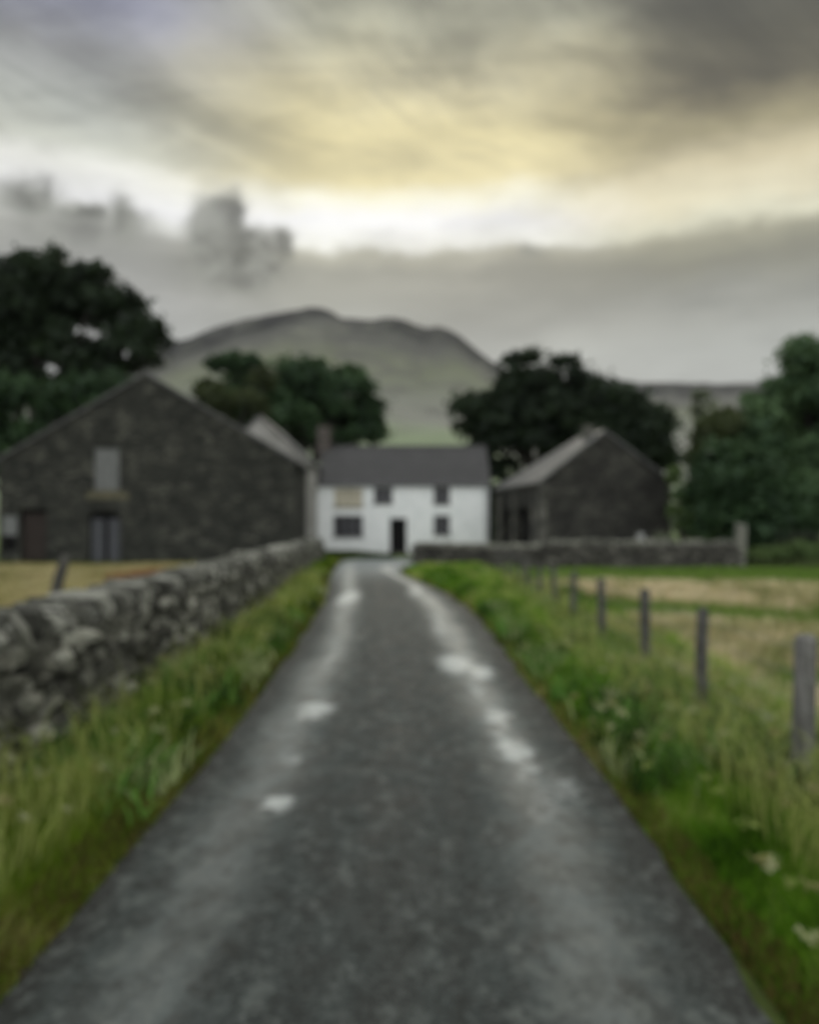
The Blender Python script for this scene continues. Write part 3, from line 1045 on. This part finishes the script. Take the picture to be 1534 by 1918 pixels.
def window(parent, F, u0, u1, z0, z1, lights=2, rows=2, rec=0.16, pane=None, frm=None, sill=True):
    fb = MB()
    t = 0.06
    fb.box(F, u0, u0 + t, rec, rec + 0.07, z0, z1)
    fb.box(F, u1 - t, u1, rec, rec + 0.07, z0, z1)
    fb.box(F, u0 + t, u1 - t, rec, rec + 0.07, z0, z0 + t)
    fb.box(F, u0 + t, u1 - t, rec, rec + 0.07, z1 - t, z1)
    for k in range(1, lights):
        u = u0 + (u1 - u0) * k / lights
        fb.box(F, u - 0.03, u + 0.03, rec + 0.004, rec + 0.066, z0 + t, z1 - t)
    for k in range(1, rows):
        z = z0 + (z1 - z0) * k / rows
        for q in range(lights):
            a = u0 + (u1 - u0) * q / lights + (t if q == 0 else 0.03)
            b = u0 + (u1 - u0) * (q + 1) / lights - (t if q == lights - 1 else 0.03)
            fb.box(F, a, b, rec + 0.01, rec + 0.06, z - 0.018, z + 0.018)
    w = fb.build('window', frm or M['frame'], parent)
    pb = MB()
    pb.quad(F(u0, rec + 0.04, z0), F(u1, rec + 0.04, z0), F(u1, rec + 0.04, z1), F(u0, rec + 0.04, z1))
    o = pb.build('pane', pane or M['glass'], None, origin=tuple(parent.location))
    o.location = (0, 0, 0)
    o.parent = w
    if sill:
        sb = MB()
        sb.box(F, u0 - 0.08, u1 + 0.08, -0.07, rec - 0.002, z0 - 0.09, z0 - 0.003)
        o = sb.build('sill', M['quoin'], None, origin=tuple(parent.location))
        o.location = (0, 0, 0)
        o.parent = w
    return w


# ------------------------------------------------------------------ white farmhouse
HY = 50.0
house = empty('farmhouse', (-0.5, HY, 0.0))
tag(house, 'whitewashed farmhouse with dark slate roof and open black doorway at the end of the lane', 'house')
FX0, FX1, EAV, RIDGE, HD = -5.75, 4.93, 4.42, 6.95, 3.1
F = frame(0, HY, 0.0)
ops = [(-4.75, -2.9, 1.10, 2.42), (-4.70, -2.92, 2.95, 4.12), (-2.22, -1.06, 3.18, 4.20), (1.5, 2.52, 3.15, 4.22), (1.5, 2.52, 1.22, 2.42), (-1.22, -0.18, 0.0, 2.25)]
mb = MB()
wall_sheet(mb, F, FX0, FX1, lambda u: EAV, ops, 0.34)
gt = lambda u: EAV + (RIDGE - EAV) * (1 - abs(u - HD) / HD)
Fr = frame(FX1, HY, R(90))
wall_sheet(mb, Fr, 0, 2 * HD, gt, [], 0.3, [HD])
Fl = frame(FX0, HY + 2 * HD, R(-90))
wall_sheet(mb, Fl, 0, 2 * HD, gt, [], 0.3, [HD])
Fb = frame(FX1, HY + 2 * HD, R(180))
wall_sheet(mb, Fb, 0, FX1 - FX0, lambda u: EAV, [], 0.3)
mb.build('wall', M['white'], house)
mb = MB()
k = (RIDGE - EAV) / HD
ov = 0.22
ye, ze = HY - ov, EAV - ov * k + 0.1
slab(mb, (FX0, ye, ze), (FX1 + 0.14, ye, ze), (FX1 + 0.14, HY + HD, RIDGE + 0.1), (FX0, HY + HD, RIDGE + 0.1), 0.11)
yb = HY + 2 * HD + ov
slab(mb, (FX1 + 0.14, yb, ze), (FX0, yb, ze), (FX0, HY + HD, RIDGE + 0.103), (FX1 + 0.14, HY + HD, RIDGE + 0.103), 0.11)
roof = mb.build('roof', M['slate'], house)
mb = MB()
for i in range(24):
    a = FX0 + (FX1 + 0.14 - FX0) * i / 24
    b = FX0 + (FX1 + 0.14 - FX0) * (i + 1) / 24 - 0.012
    z = RIDGE + 0.09
    mb.add([(a, HY + HD - 0.17, z - 0.09), (b, HY + HD - 0.17, z - 0.09), (b, HY + HD, z + 0.07), (a, HY + HD, z + 0.07), (a, HY + HD + 0.17, z - 0.09), (b, HY + HD + 0.17, z - 0.09)],
           ((0, 1, 2, 3), (3, 2, 5, 4), (0, 3, 4), (1, 5, 2)))
o = mb.build('ridge_tiles', M['slate'], None, origin=tuple(house.location)); o.location = (0, 0, 0); o.parent = roof
mb = MB()
Fc = frame(0, HY + HD, 0)
mb.box(Fc, -6.05, -5.2, -0.4, 0.4, RIDGE - 0.9, RIDGE + 1.15)
mb.box(Fc, -6.12, -5.13, -0.47, 0.47, RIDGE + 1.152, RIDGE + 1.28)
for cx in (-5.84, -5.42):
    mb.tube([(cx, HY + HD, RIDGE + 1.27), (cx, HY + HD, RIDGE + 1.55)], [0.13, 0.10], 10)
o = mb.build('chimney', M['brown_stone'], None, origin=tuple(house.location)); o.location = (0, 0, 0); o.parent = roof
# front openings
window(house, F, *ops[0], lights=4, rows=2)
bw = window(house, F, *ops[1], lights=2, rows=1, rec=0.06, pane=M['beige'], frm=M['beige'])
bw['label'] = 'upper window closed with beige boards'
window(house, F, *ops[2], lights=2, rows=2)
window(house, F, *ops[3], lights=2, rows=2)
window(house, F, *ops[4], lights=2, rows=2)
mb = MB()
u0, u1, z0, z1 = ops[5]
mb.quad(F(u0, 0.33, 0), F(u1, 0.33, 0), F(u1, 0.33, z1), F(u0, 0.33, z1))
mb.box(F, u0, u0 + 0.07, 0.2, 0.3, 0, z1)
mb.box(F, u1 - 0.07, u1, 0.2, 0.3, 0, z1)
mb.box(F, u0 + 0.07, u1 - 0.07, 0.2, 0.3, z1 - 0.07, z1)
mb.build('doorway', M['black'], house)
mb = MB()
mb.box(F, u0 - 0.25, u1 + 0.25, -0.45, -0.003, -0.03, 0.10)
mb.build('doorstep', M['quoin'], house)
mb = MB()
mb.tube([F(FX0 + 0.1, -0.30, EAV - 0.08), F(FX1 + 0.1, -0.30, EAV - 0.12)], [0.055, 0.055], 8)
mb.tube([F(FX1 - 0.15, -0.10, EAV - 0.15), F(FX1 - 0.15, -0.10, 0.0)], [0.04, 0.04], 8)
mb.build('gutter', M['frame'], house)

# cross wing between the barn and the front, ridge running away from the lane
WX0, WX1, WY0, WY1, WE, WR = -11.1, -5.78, 45.2, 54.0, 5.45, 7.95
wm = (WX0 + WX1) / 2
mb = MB()
wall_sheet(mb, frame(WX0, WY0, 0), 0, WX1 - WX0, lambda u: WE + (WR - WE) * (1 - abs(u - (wm - WX0)) / (wm - WX0)), [], 0.3, [wm - WX0])
wall_sheet(mb, frame(WX1, WY0, R(90)), 0, WY1 - WY0, lambda u: WE, [], 0.3)
wall_sheet(mb, frame(WX0, WY1, R(-90)), 0, WY1 - WY0, lambda u: WE, [], 0.3)
wall_sheet(mb, frame(WX1, WY1, R(180)), 0, WX1 - WX0, lambda u: WE + (WR - WE) * (1 - abs(u - (wm - WX0)) / (wm - WX0)), [], 0.3, [wm - WX0])
wing = mb.build('wing', M['wing_shaded'], house)
kx = (WR - WE) / (WX1 - wm)
mb = MB()
slab(mb, (WX1 + 0.2, WY0 - 0.15, WE - 0.2 * kx + 0.1), (WX1 + 0.2, WY1 + 0.15, WE - 0.2 * kx + 0.1), (wm, WY1 + 0.15, WR + 0.1), (wm, WY0 - 0.15, WR + 0.1))
slab(mb, (WX0 - 0.2, WY1 + 0.15, WE - 0.2 * kx + 0.1), (WX0 - 0.2, WY0 - 0.15, WE - 0.2 * kx + 0.1), (wm, WY0 - 0.15, WR + 0.103), (wm, WY1 + 0.15, WR + 0.103))
o = mb.build('wing_roof', M['slate_pale'], None, origin=tuple(house.location)); o.location = (0, 0, 0); o.parent = wing

# ------------------------------------------------------------------ big barn on the left
BX, BY, BW, BE, BR, BD = -19.2, 37.5, 13.75, 4.85, 8.85, 7.0
ang = R(2.4)
barn = empty('barn', (BX + BW / 2, BY, 0.0))
tag(barn, 'big dark stone barn with broad gable behind the drystone wall', 'barn')
Fg = frame(BX, BY, 0.0)
hb = BW / 2
U = lambda px: px2x(px, BY) - BX
Zp = lambda py: px2z(py, BY)
bops = [(U(176), U(224), Zp(918), Zp(838)), (U(166), U(226), 0.0, Zp(958)), (U(38), U(88), 0.0, Zp(953)), (U(4), U(33), 0.55, Zp(965))]
mb = MB()
gtop = lambda u: BE + (BR - BE) * (1 - abs(u - hb) / hb)
wall_sheet(mb, Fg, 0, BW, gtop, bops, 0.42, [hb])
dx_ = -0.04
Fs = lambda u, w, v: (BX + BW + dx_ * u - w, BY + u, v)
wall_sheet(mb, Fs, 0, BD, lambda u: BE, [], 0.4)
Fs2 = lambda u, w, v: (BX + dx_ * (BD - u) + w, BY + BD - u, v)
wall_sheet(mb, Fs2, 0, BD, lambda u: BE, [], 0.4)
Fbk = lambda u, w, v: (BX + BW + dx_ * BD - u, BY + BD - w, v)
wall_sheet(mb, Fbk, 0, BW, gtop, [], 0.4, [hb])
mb.build('wall', M['barn'], barn)
mb = MB()
kk = (BR - BE) / hb
RB = lambda u, w: (BX + u + dx_ * w, BY + w)
slab(mb, RB(BW + 0.3, -0.12) + (BE - 0.3 * kk + 0.1,), RB(BW + 0.3, BD + 0.1) + (BE - 0.3 * kk + 0.1,), RB(hb, BD + 0.1) + (BR + 0.1,), RB(hb, -0.12) + (BR + 0.1,), 0.12)
slab(mb, RB(-0.3, BD + 0.1) + (BE - 0.3 * kk + 0.1,), RB(-0.3, -0.12) + (BE - 0.3 * kk + 0.1,), RB(hb, -0.12) + (BR + 0.103,), RB(hb, BD + 0.1) + (BR + 0.103,), 0.12)
mb.build('roof', M['slate_barn'], barn)
# quoins up the corner nearest the lane
mb = MB()
z, i = 0.0, 0
while z < BE - 0.35:
    h = random.uniform(0.26, 0.4)
    ln = 0.62 if i % 2 else 0.36
    mb.box(Fg, BW - ln, BW + 0.012, -0.015, 0.3, z + 0.01, z + h - 0.01, random.uniform(0.0, 0.5))
    z += h
    i += 1
mb.build('quoins', M['barn'], barn)
# pitching hatch
u0, u1, z0, z1 = bops[0]
mb = MB()
for i in range(6):
    a = u0 + (u1 - u0) * i / 6
    mb.box(Fg, a + 0.006, a + (u1 - u0) / 6 - 0.006, 0.10 + 0.008 * (i % 2), 0.17, z0 + 0.01, z1 - 0.01)
hatch = mb.build('hatch', M['pale_board'], barn)
hatch['label'] = 'pale boarded hatch high in the gable'
mb = MB()
mb.box(Fg, u0 - 0.35, u1 + 0.45, -0.04, 0.3, z0 - 0.42, z0 - 0.12, 0.6)
mb.box(Fg, u0 - 0.12, u1 + 0.12, -0.07, 0.12, z0 - 0.115, z0 - 0.005, 0.6)
mb.build('lintel', M['ochre'], barn, bevel=0.015)
# arched double doors below
u0, u1, z0, z1 = bops[1]
mb = MB()
for i in range(11):
    a0, a1 = math.pi * i / 11, math.pi * (i + 1) / 11
    cx, rr, r2 = (u0 + u1) / 2, (u1 - u0) / 2 - 0.02, (u1 - u0) / 2 + 0.36
    zz = z1 - 0.30
    q = []
    for w in (-0.03, 0.05):
        for (r_, a_) in ((rr, a0), (r2, a0), (r2, a1), (rr, a1)):
            q.append(Fg(cx + math.cos(a_) * r_, w, zz + math.sin(a_) * r_ * 0.55))
    mb.add(q, ((0, 1, 2, 3), (7, 6, 5, 4), (0, 4, 5, 1), (1, 5, 6, 2), (2, 6, 7, 3), (3, 7, 4, 0)), random.random() * 0.4)
mb.build('arch', M['barn'], barn)
mb = MB()
mb.quad(Fg(u0, 0.415, 0), Fg(u1, 0.415, 0), Fg(u1, 0.415, z1), Fg(u0, 0.415, z1))
mb.build('doorway', M['black'], barn)
for sgn in (0, 1):
    a = u0 + 0.06 if sgn == 0 else (u0 + u1) / 2 + 0.13
    b = (u0 + u1) / 2 - 0.10 if sgn == 0 else u1 - 0.06
    mb = MB()
    for i in range(4):
        q = a + (b - a) * i / 4
        mb.box(Fg, q + 0.005, q + (b - a) / 4 - 0.005, 0.22 + 0.006 * (i % 2), 0.27, 0.03, z1 - 0.34)
    mb.box(Fg, a, b, 0.20, 0.22, 0.35, 0.47)
    mb.box(Fg, a, b, 0.20, 0.22, z1 - 0.8, z1 - 0.68)
    mb.build('door', M['grey_wood'], barn)
# dark doorway with a red brown door, and the slit beside it
u0, u1, z0, z1 = bops[2]
mb = MB()
mb.quad(Fg(u0, 0.415, 0), Fg(u1, 0.415, 0), Fg(u1, 0.415, z1), Fg(u0, 0.415, z1))
mb.build('doorway', M['black'], barn)
mb = MB()
for i in range(6):
    q = u0 + 0.05 + (u1 - u0 - 0.1) * i / 6
    mb.box(Fg, q + 0.005, q + (u1 - u0 - 0.1) / 6 - 0.005, 0.24 + 0.006 * (i % 2), 0.29, 0.12, z1 - 0.22)
dr = mb.build('door', M['red_wood'], barn)
dr['label'] = 'dark red-brown plank door'
mb = MB()
mb.box(Fg, u0 - 0.3, u1 + 0.3, -0.03, 0.25, z1 + 0.004, z1 + 0.26, 0.5)
mb.build('lintel', M['barn'], barn, bevel=0.015)
u0, u1, z0, z1 = bops[3]
mb = MB()
mb.quad(Fg(u0, 0.3, z0), Fg(u1, 0.3, z0), Fg(u1, 0.3, z1), Fg(u0, 0.3, z1))
mb.build('opening', M['black'], barn)
mb = MB()
mb.box(Fg, u0 + 0.02, u1 - 0.02, 0.06, 0.12, z0 + 0.75, z1 - 0.02)
sh = mb.build('shutter', M['pale_board'], barn)
sh['label'] = 'pale grey shutter at the barn edge'

# ------------------------------------------------------------------ smaller barn on the right
SY = 40.0
A0 = (px2x(1012, SY), SY)                    # front left corner
A1 = (px2x(1256, SY + 0.8), SY + 0.8)
ga = math.atan2(A1[1] - A0[1], A1[0] - A0[0])
GW = math.hypot(A1[0] - A0[0], A1[1] - A0[1])
SE, SR = px2z(900, SY), px2z(806, SY)
gm = GW * 0.48
sb = empty('barn', (A0[0], A0[1], 0.0))
tag(sb, 'smaller brown stone barn with pale roof slope right of the white farmhouse', 'barn')
Ff = frame(A0[0], A0[1], ga)
stop = lambda u: SE + (SR - SE) * (1 - abs(u - gm) / (gm if u < gm else GW - gm))
# side wall runs back and to the left
Bk = (px2x(930, 47.5), 47.5)
SL = math.hypot(Bk[0] - A0[0], Bk[1] - A0[1])
sdir = ((Bk[0] - A0[0]) / SL, (Bk[1] - A0[1]) / SL)
sn = (-sdir[1], sdir[0])
Fside = lambda u, w, v: (Bk[0] - sdir[0] * u + (sdir[1]) * w, Bk[1] - sdir[1] * u - (sdir[0]) * w, v)
sops = [(0.9, 3.0, 0.0, 2.7), (3.6, 6.2, 0.0, 2.7)]
mb = MB()
wall_sheet(mb, Ff, 0, GW, stop, [], 0.4, [gm])
wall_sheet(mb, Fside, 0, SL, lambda u: SE, sops, 0.5)
Fs3 = lambda u, w, v: (A1[0] + sdir[0] * u, A1[1] + sdir[1] * u, v)
wall_sheet(mb, Fs3, 0, SL, lambda u: SE, [], 0.4)
Fs4 = lambda u, w, v: (A1[0] + sdir[0] * SL - math.cos(ga) * u, A1[1] + sdir[1] * SL - math.sin(ga) * u, v)
wall_sheet(mb, Fs4, 0, GW, lambda u: SE, [], 0.4)
mb.build('wall', M['barn_right'], sb)
mb = MB()
for (a, b, z0, z1) in sops:
    mb.quad(Fside(a, 0.5, 0), Fside(b, 0.5, 0), Fside(b, 0.5, z1), Fside(a, 0.5, z1))
mb.build('cart_opening', M['black'], sb)
for u in (0.05, 3.02, 6.25, SL - 0.42):
    mb = MB()
    z = 0
    while z < SE - 0.4:
        h = random.uniform(0.25, 0.4)
        mb.box(Fside, u, u + 0.52 - 0.1 * random.random(), -0.03, 0.3, z, z + h, random.random())
        z += h + 0.001
    mb.build('pier', M['quoin'], sb)
# hipped at the far end
P2 = lambda u, d, z: (A0[0] + math.cos(ga) * u + sdir[0] * d, A0[1] + math.sin(ga) * u + sdir[1] * d, z)
mb = MB()
rk = SL * 0.42
ko = (SR - SE) / gm
slab(mb, P2(-0.25, SL + 0.1, SE - 0.25 * ko + 0.1), P2(-0.25, -0.15, SE - 0.25 * ko + 0.1), P2(gm, -0.15, SR + 0.1), P2(gm, rk, SR + 0.1), 0.12)
rs = mb.build('roof', M['slate_mid'], sb)
mb = MB()
kr = (SR - SE) / (GW - gm)
slab(mb, P2(GW + 0.25, -0.15, SE - 0.25 * kr + 0.1), P2(GW + 0.25, SL + 0.1, SE - 0.25 * kr + 0.1), P2(gm, rk, SR + 0.103), P2(gm, -0.15, SR + 0.103), 0.12)
a, b, c = P2(GW + 0.25, SL + 0.1, SE - 0.25 * kr + 0.1), P2(-0.25, SL + 0.1, SE - 0.25 * ko + 0.1), P2(gm, rk, SR + 0.101)
mb.add([a, b, c], ((0, 1, 2),))
o = mb.build('rear_slope', M['slate_barn'], None, origin=tuple(sb.location)); o.location = (0, 0, 0); o.parent = rs
mb = MB()
fq = lambda u, w, v: P2(gm - 0.75 + u, 0.7 + w, v)
mb.box(fq, 0.1, 0.55, 0, 0.5, SR - 0.7, SR + 0.30)
mb.box(fq, 0.05, 0.60, -0.05, 0.55, SR + 0.302, SR + 0.38)
o = mb.build('chimney', M['quoin'], None, origin=tuple(sb.location)); o.location = (0, 0, 0); o.parent = rs


# ------------------------------------------------------------------ trees
def tree(name, label, Y, base_px, lobes, mat, clumps=60, per=240, leaf=0.30, trunk_r=0.45, fork=0.35, group=None, cat='tree', crx=1.25):
    """lobes in photo pixels (px, py, rx, ry) at distance Y; each gets its own real depth"""
    bx = px2x(base_px, Y)
    root = empty(name, (bx, Y, 0.0))
    tag(root, label, cat, group)
    clumps, per, crx = int(clumps * 2.2), int(per * 0.62), crx * 0.74
    s = Y / 1500.0
    area = np.array([rx_ * ry_ for (_, _, rx_, ry_) in lobes], float)
    pr = area / area.sum()
    cen, rad = [], []
    for _ in range(clumps):
        l = lobes[rng.choice(len(lobes), p=pr)]
        d = rng.normal(size=3)
        d /= np.linalg.norm(d)
        r = rng.uniform(0.35, 0.98) ** 0.6
        cx, cz = px2x(l[0], Y), px2z(l[1], Y)
        dep = max(l[2], l[3]) * s * 0.95
        ydep = Y + rng.uniform(-0.3, 0.3) * l[2] * s
        cen.append((cx + d[0] * r * l[2] * s * 0.86, ydep + d[1] * r * dep, max(0.5, cz + d[2] * r * l[3] * s * 0.86)))
        rad.append(rng.uniform(0.7, 1.3) * crx)
    cen, rad = np.array(cen), np.array(rad)
    n = clumps * per
    ci = np.repeat(np.arange(clumps), per)
    g = rng.normal(size=(n, 3))
    g /= np.linalg.norm(g, axis=1)[:, None]
    g *= (rng.random((n, 1)) ** 0.6) * np.where(rng.random((n, 1)) < 0.14, 1.55, 1.0)
    p = cen[ci] + g * rad[ci][:, None] * np.array([1.15, 1.15, 0.72])
    p[:, 2] = np.maximum(p[:, 2], 0.1)
    a = rng.normal(size=(n, 3)); a /= np.linalg.norm(a, axis=1)[:, None]
    b = np.cross(a, rng.normal(size=(n, 3))); b /= np.linalg.norm(b, axis=1)[:, None]
    sz = leaf * rng.uniform(0.55, 1.25, (n, 1))
    a, b = a * sz, b * sz * 0.55
    v = np.stack([p - a, p + b * 0.9 - a * 0.1, p + a, p - b * 0.9 - a * 0.1], 1).reshape(-1, 3)
    tint = np.clip(np.repeat(rng.uniform(0.05, 0.75, clumps), per) + rng.normal(0, 0.16, n), 0, 1)
    mesh_np('crown', v, np.arange(n * 4), np.arange(n) * 4, mat, root, False, {'tint': np.repeat(tint, 4)})
    # trunk and limbs in one skin of tubes
    top = cen[:, 2].max()
    zf = max(1.2, top * fork)
    mb = MB()
    jx = lambda k: random.uniform(-k, k)
    mb.tube([(bx, Y, -0.1), (bx + jx(.1), Y, 0.5), (bx + jx(.2), Y + jx(.2), zf * 0.6), (bx + jx(.3), Y + jx(.3), zf), (bx + jx(.6), Y + jx(.6), top * 0.75)],
            [trunk_r * 1.45, trunk_r * 1.05, trunk_r * 0.9, trunk_r * 0.75, trunk_r * 0.15], 10, 0.5, 0.06)
    for q in rng.choice(clumps, min(18, clumps), replace=False):
        e_ = Vector(cen[q])
        s0 = Vector((bx, Y, zf * random.uniform(0.75, 1.15)))
        m1 = s0.lerp(e_, 0.45) + Vector((jx(.5), jx(.5), random.uniform(0.1, 0.9)))
        mb.tube([s0, m1, e_], [trunk_r * 0.42, trunk_r * 0.26, trunk_r * 0.07], 6, 0.5, 0.05)
    mb.build('trunk', M['bark'], root, True)
    return root


tree('broadleaf_tree', 'tall near-black tree with sky gaps rising behind the big barn', 60, 70,
     [(60, 560, 105, 75), (150, 545, 85, 68), (215, 590, 60, 55), (240, 655, 65, 62), (270, 625, 42, 42), (110, 680, 120, 80), (-20, 620, 110, 110), (30, 520, 60, 38), (120, 500, 60, 28), (-90, 600, 90, 120)],
     M['leaf_dark'], 135, 220, 0.34, 0.65, 0.3)
tree('broadleaf_tree', 'green shorter tree filling the space left of the barn gable', 52, 30,
     [(40, 790, 110, 80), (150, 760, 90, 60), (230, 735, 55, 42), (-60, 800, 90, 80), (90, 860, 100, 60)], M['leaf_mid'], 64, 230, 0.30, 0.4, 0.3)
tree('broadleaf_tree', 'dark round tree behind the farmhouse wing and its pale roof', 66, 590,
     [(575, 715, 62, 58), (645, 735, 62, 55), (520, 750, 50, 48), (600, 790, 105, 58), (690, 785, 34, 46), (480, 775, 55, 45), (455, 740, 40, 40)], M['leaf_mid'], 74, 240, 0.32, 0.5, 0.3)
tree('young_tree', 'wispy small tree with open crown against the fell', 62, 440,
     [(432, 676, 32, 20), (405, 690, 14, 22), (470, 690, 22, 28), (455, 760, 42, 40)], M['leaf_mid'], 30, 160, 0.24, 0.2, 0.4, crx=0.8)
tree('shrub', 'olive-green bush peeping over the right slope of the big barn', 56, 400,
     [(395, 735, 26, 26), (500, 712, 20, 20), (445, 760, 60, 34)], M['leaf_olive'], 22, 150, 0.22, 0.15, 0.4, cat='bush', crx=0.7)
tree('broadleaf_tree', 'broad dark tree towering between farmhouse and smaller barn', 64, 1010,
     [(985, 712, 62, 58), (1058, 712, 58, 56), (900, 785, 72, 48), (955, 760, 60, 55), (1020, 790, 100, 70), (930, 840, 60, 48), (1100, 760, 60, 55), (930, 905, 40, 50), (925, 975, 34, 50)],
     M['leaf_dark'], 96, 240, 0.34, 0.6, 0.3)
tree('broadleaf_tree', 'lower spreading tree right behind the smaller barn ridge', 58, 1180,
     [(1150, 765, 62, 50), (1210, 800, 55, 52), (1170, 820, 80, 55), (1240, 850, 28, 42), (1110, 800, 50, 50)], M['leaf_dark'], 60, 230, 0.3, 0.4, 0.3)
tree('broadleaf_tree', 'tallest tree at the right edge of the view', 42, 1520,
     [(1512, 682, 48, 58), (1470, 745, 48, 44), (1430, 760, 34, 36), (1545, 800, 85, 110), (1450, 830, 72, 66), (1510, 920, 80, 80), (1600, 760, 90, 130)],
     M['leaf_right'], 100, 230, 0.25, 0.4, 0.2, crx=1.0)
tree('hawthorn_tree', 'low dark bushy tree beside the end pillar of the straight wall', 38, 1390,
     [(1370, 900, 70, 80), (1420, 940, 75, 75), (1330, 940, 42, 60), (1460, 970, 70, 55), (1400, 1000, 90, 32)], M['leaf_mid'], 84, 230, 0.22, 0.25, 0.15, crx=0.9)
tree('hawthorn_tree', 'olive-topped tree leaning over the low dark bushy tree', 43, 1360,
     [(1355, 810, 38, 40), (1390, 830, 45, 45), (1330, 850, 32, 45), (1360, 880, 50, 45)], M['leaf_olive'], 48, 220, 0.22, 0.25, 0.3, crx=0.85)
tree('young_tree', 'thin sage-green sapling in front of the far hillside', 60, 1315,
     [(1312, 760, 14, 34), (1320, 810, 22, 30), (1305, 850, 26, 30)], M['leaf_sage'], 18, 100, 0.2, 0.12, 0.3, crx=0.6)
tree('shrub', 'bright green bush against the right end of the smaller barn', 38.5, 1278,
     [(1272, 940, 15, 32), (1266, 890, 12, 20), (1290, 980, 30, 36), (1330, 1000, 40, 26)], M['leaf_light'], 26, 130, 0.14, 0.12, 0.3, cat='bush', crx=0.42)
tree('shrub', 'small yellowish plant behind the straight wall', 34.4, 1246,
     [(1246, 1010, 20, 12)], M['leaf_sage'], 8, 90, 0.08, 0.05, 0.3, cat='plant', crx=0.25)
# grassy bank and hedge foot at the far right
tree('hedge', 'low grassy hedge bank under the right-hand trees', 34.5, 1480,
     [(1430, 1042, 40, 16), (1490, 1035, 50, 20), (1560, 1036, 60, 22)], M['leaf_light'], 42, 200, 0.12, 0.05, 0.4, cat='hedge', crx=0.38)


# ------------------------------------------------------------------ fence, posts, small things
fence = empty('wire_fence', (fence_x(4.75), 4.75, 0.0))
tag(fence, 'post and wire fence running along the right verge', 'fence')
ys = [4.75, 6.5, 8.45, 10.6, 12.9, 15.1, 17.3, 19.5, 21.7, 23.9, 26.1, 28.3, 30.5]
pxs_ = [1503, 1313, 1208, 1128, 1072]
tops, lastx = [], None
for i, y in enumerate(ys):
    x = px2x(pxs_[i], y) if i < len(pxs_) else fence_x(y) + random.uniform(-0.06, 0.06)
    h = [1.06, 1.04, 1.05, 1.02, 0.99][i] if i < 5 else random.uniform(0.92, 1.02)
    r = [0.066, 0.050, 0.055, 0.05, 0.05][i] if i < 5 else 0.048
    tx, ty = x + random.uniform(-0.03, 0.03), y + random.uniform(-0.03, 0.03)
    mb = MB()
    mb.tube([(x, y, -0.2), (x, y, 0.3), ((x + tx) / 2, (y + ty) / 2, h * 0.7), (tx, ty, h - 0.03), (tx, ty, h)], [r * 1.05, r * 1.02, r, r * 0.97, r * 0.72], 9, 0.5, 0.07)
    mb.build('post', M['post_grey'] if i == 0 else M['post'], fence, False)
    tops.append((tx, ty, h))
pts = [(fence_x(1.2), 1.2, 0.95)] + tops
for hh in (0.93, 0.78, 0.62, 0.46, 0.30):
    mb = MB()
    for (a, b) in zip(pts[:-1], pts[1:]):
        m_ = ((a[0] + b[0]) / 2 - 0.06, (a[1] + b[1]) / 2, (a[2] + b[2]) / 2 * hh - 0.012)
        mb.tube([(a[0] - 0.055, a[1], a[2] * hh), m_, (b[0] - 0.055, b[1], b[2] * hh)], [0.003] * 3, 4)
    mb.build('wire', M['wire'], fence)

lp = MB()
Yp = 10.0
lp.tube([(px2x(88, Yp), Yp, -0.1), (px2x(100, Yp), Yp, 0.7), (px2x(113, Yp), Yp, px2z(1078, Yp)), (px2x(126, Yp), Yp, px2z(1042, Yp))], [0.075, 0.072, 0.068, 0.055], 9, 0.5, 0.06)
o = lp.build('leaning_post', M['post'], None, False, (px2x(88, Yp), Yp, 0))
tag(o, 'crooked old post leaning right in the bleached field behind the drystone wall', 'post')

C_ = np.array([[px2x(1198, 34.3), 34.3, 0.72]])
o = stones('stone_stump', C_, np.array([[0.15, 0.14, 0.72]]), np.array([0.0]), np.array([0.03]), M['pale_stone'], None, np.array([0.8]), np.array([1.0, 0, 0]), np.array([0, -1.0, 0]), 0.35, 0.06)
tag(o, 'short pale grey stone standing behind the straight wall before the brown barn', 'stone')

n = 900
X = px2x(300, 24) + rng.normal(0, 0.6, n); Y = 24 + rng.normal(0, 0.5, n)
c = np.tile(srgb_arr((150, 112, 80)), (n, 1)) * rng.uniform(0.6, 1.3, (n, 1))
fr = blades('fern', X, Y, np.zeros(n), rng.uniform(0.25, 0.6, n), np.full(n, 0.05), c, None, 0.6)
tag(fr, 'clump of rusty dead fern between the drystone wall and big barn', 'fern')

# ------------------------------------------------------------------ air
hz = MB()
Fh = lambda u, w, v: (u, w, v)
hz.box(Fh, -4600, 4600, -3600, 3700, -2.0, 900)
mh = bpy.data.materials.new('thin haze')
mh.use_nodes = True
t = mh.node_tree
t.nodes.clear()
pv = t.nodes.new("ShaderNodeVolumePrincipled")
pv.inputs['Color'].default_value = (0.86, 0.88, 0.88, 1)
pv.inputs['Density'].default_value = 0.00006
pv.inputs['Anisotropy'].default_value = 0.2
om = t.nodes.new("ShaderNodeOutputMaterial")
t.links.new(pv.outputs[0], om.inputs['Volume'])
haze = hz.build('haze', mh)
tag(haze, kind='stuff')
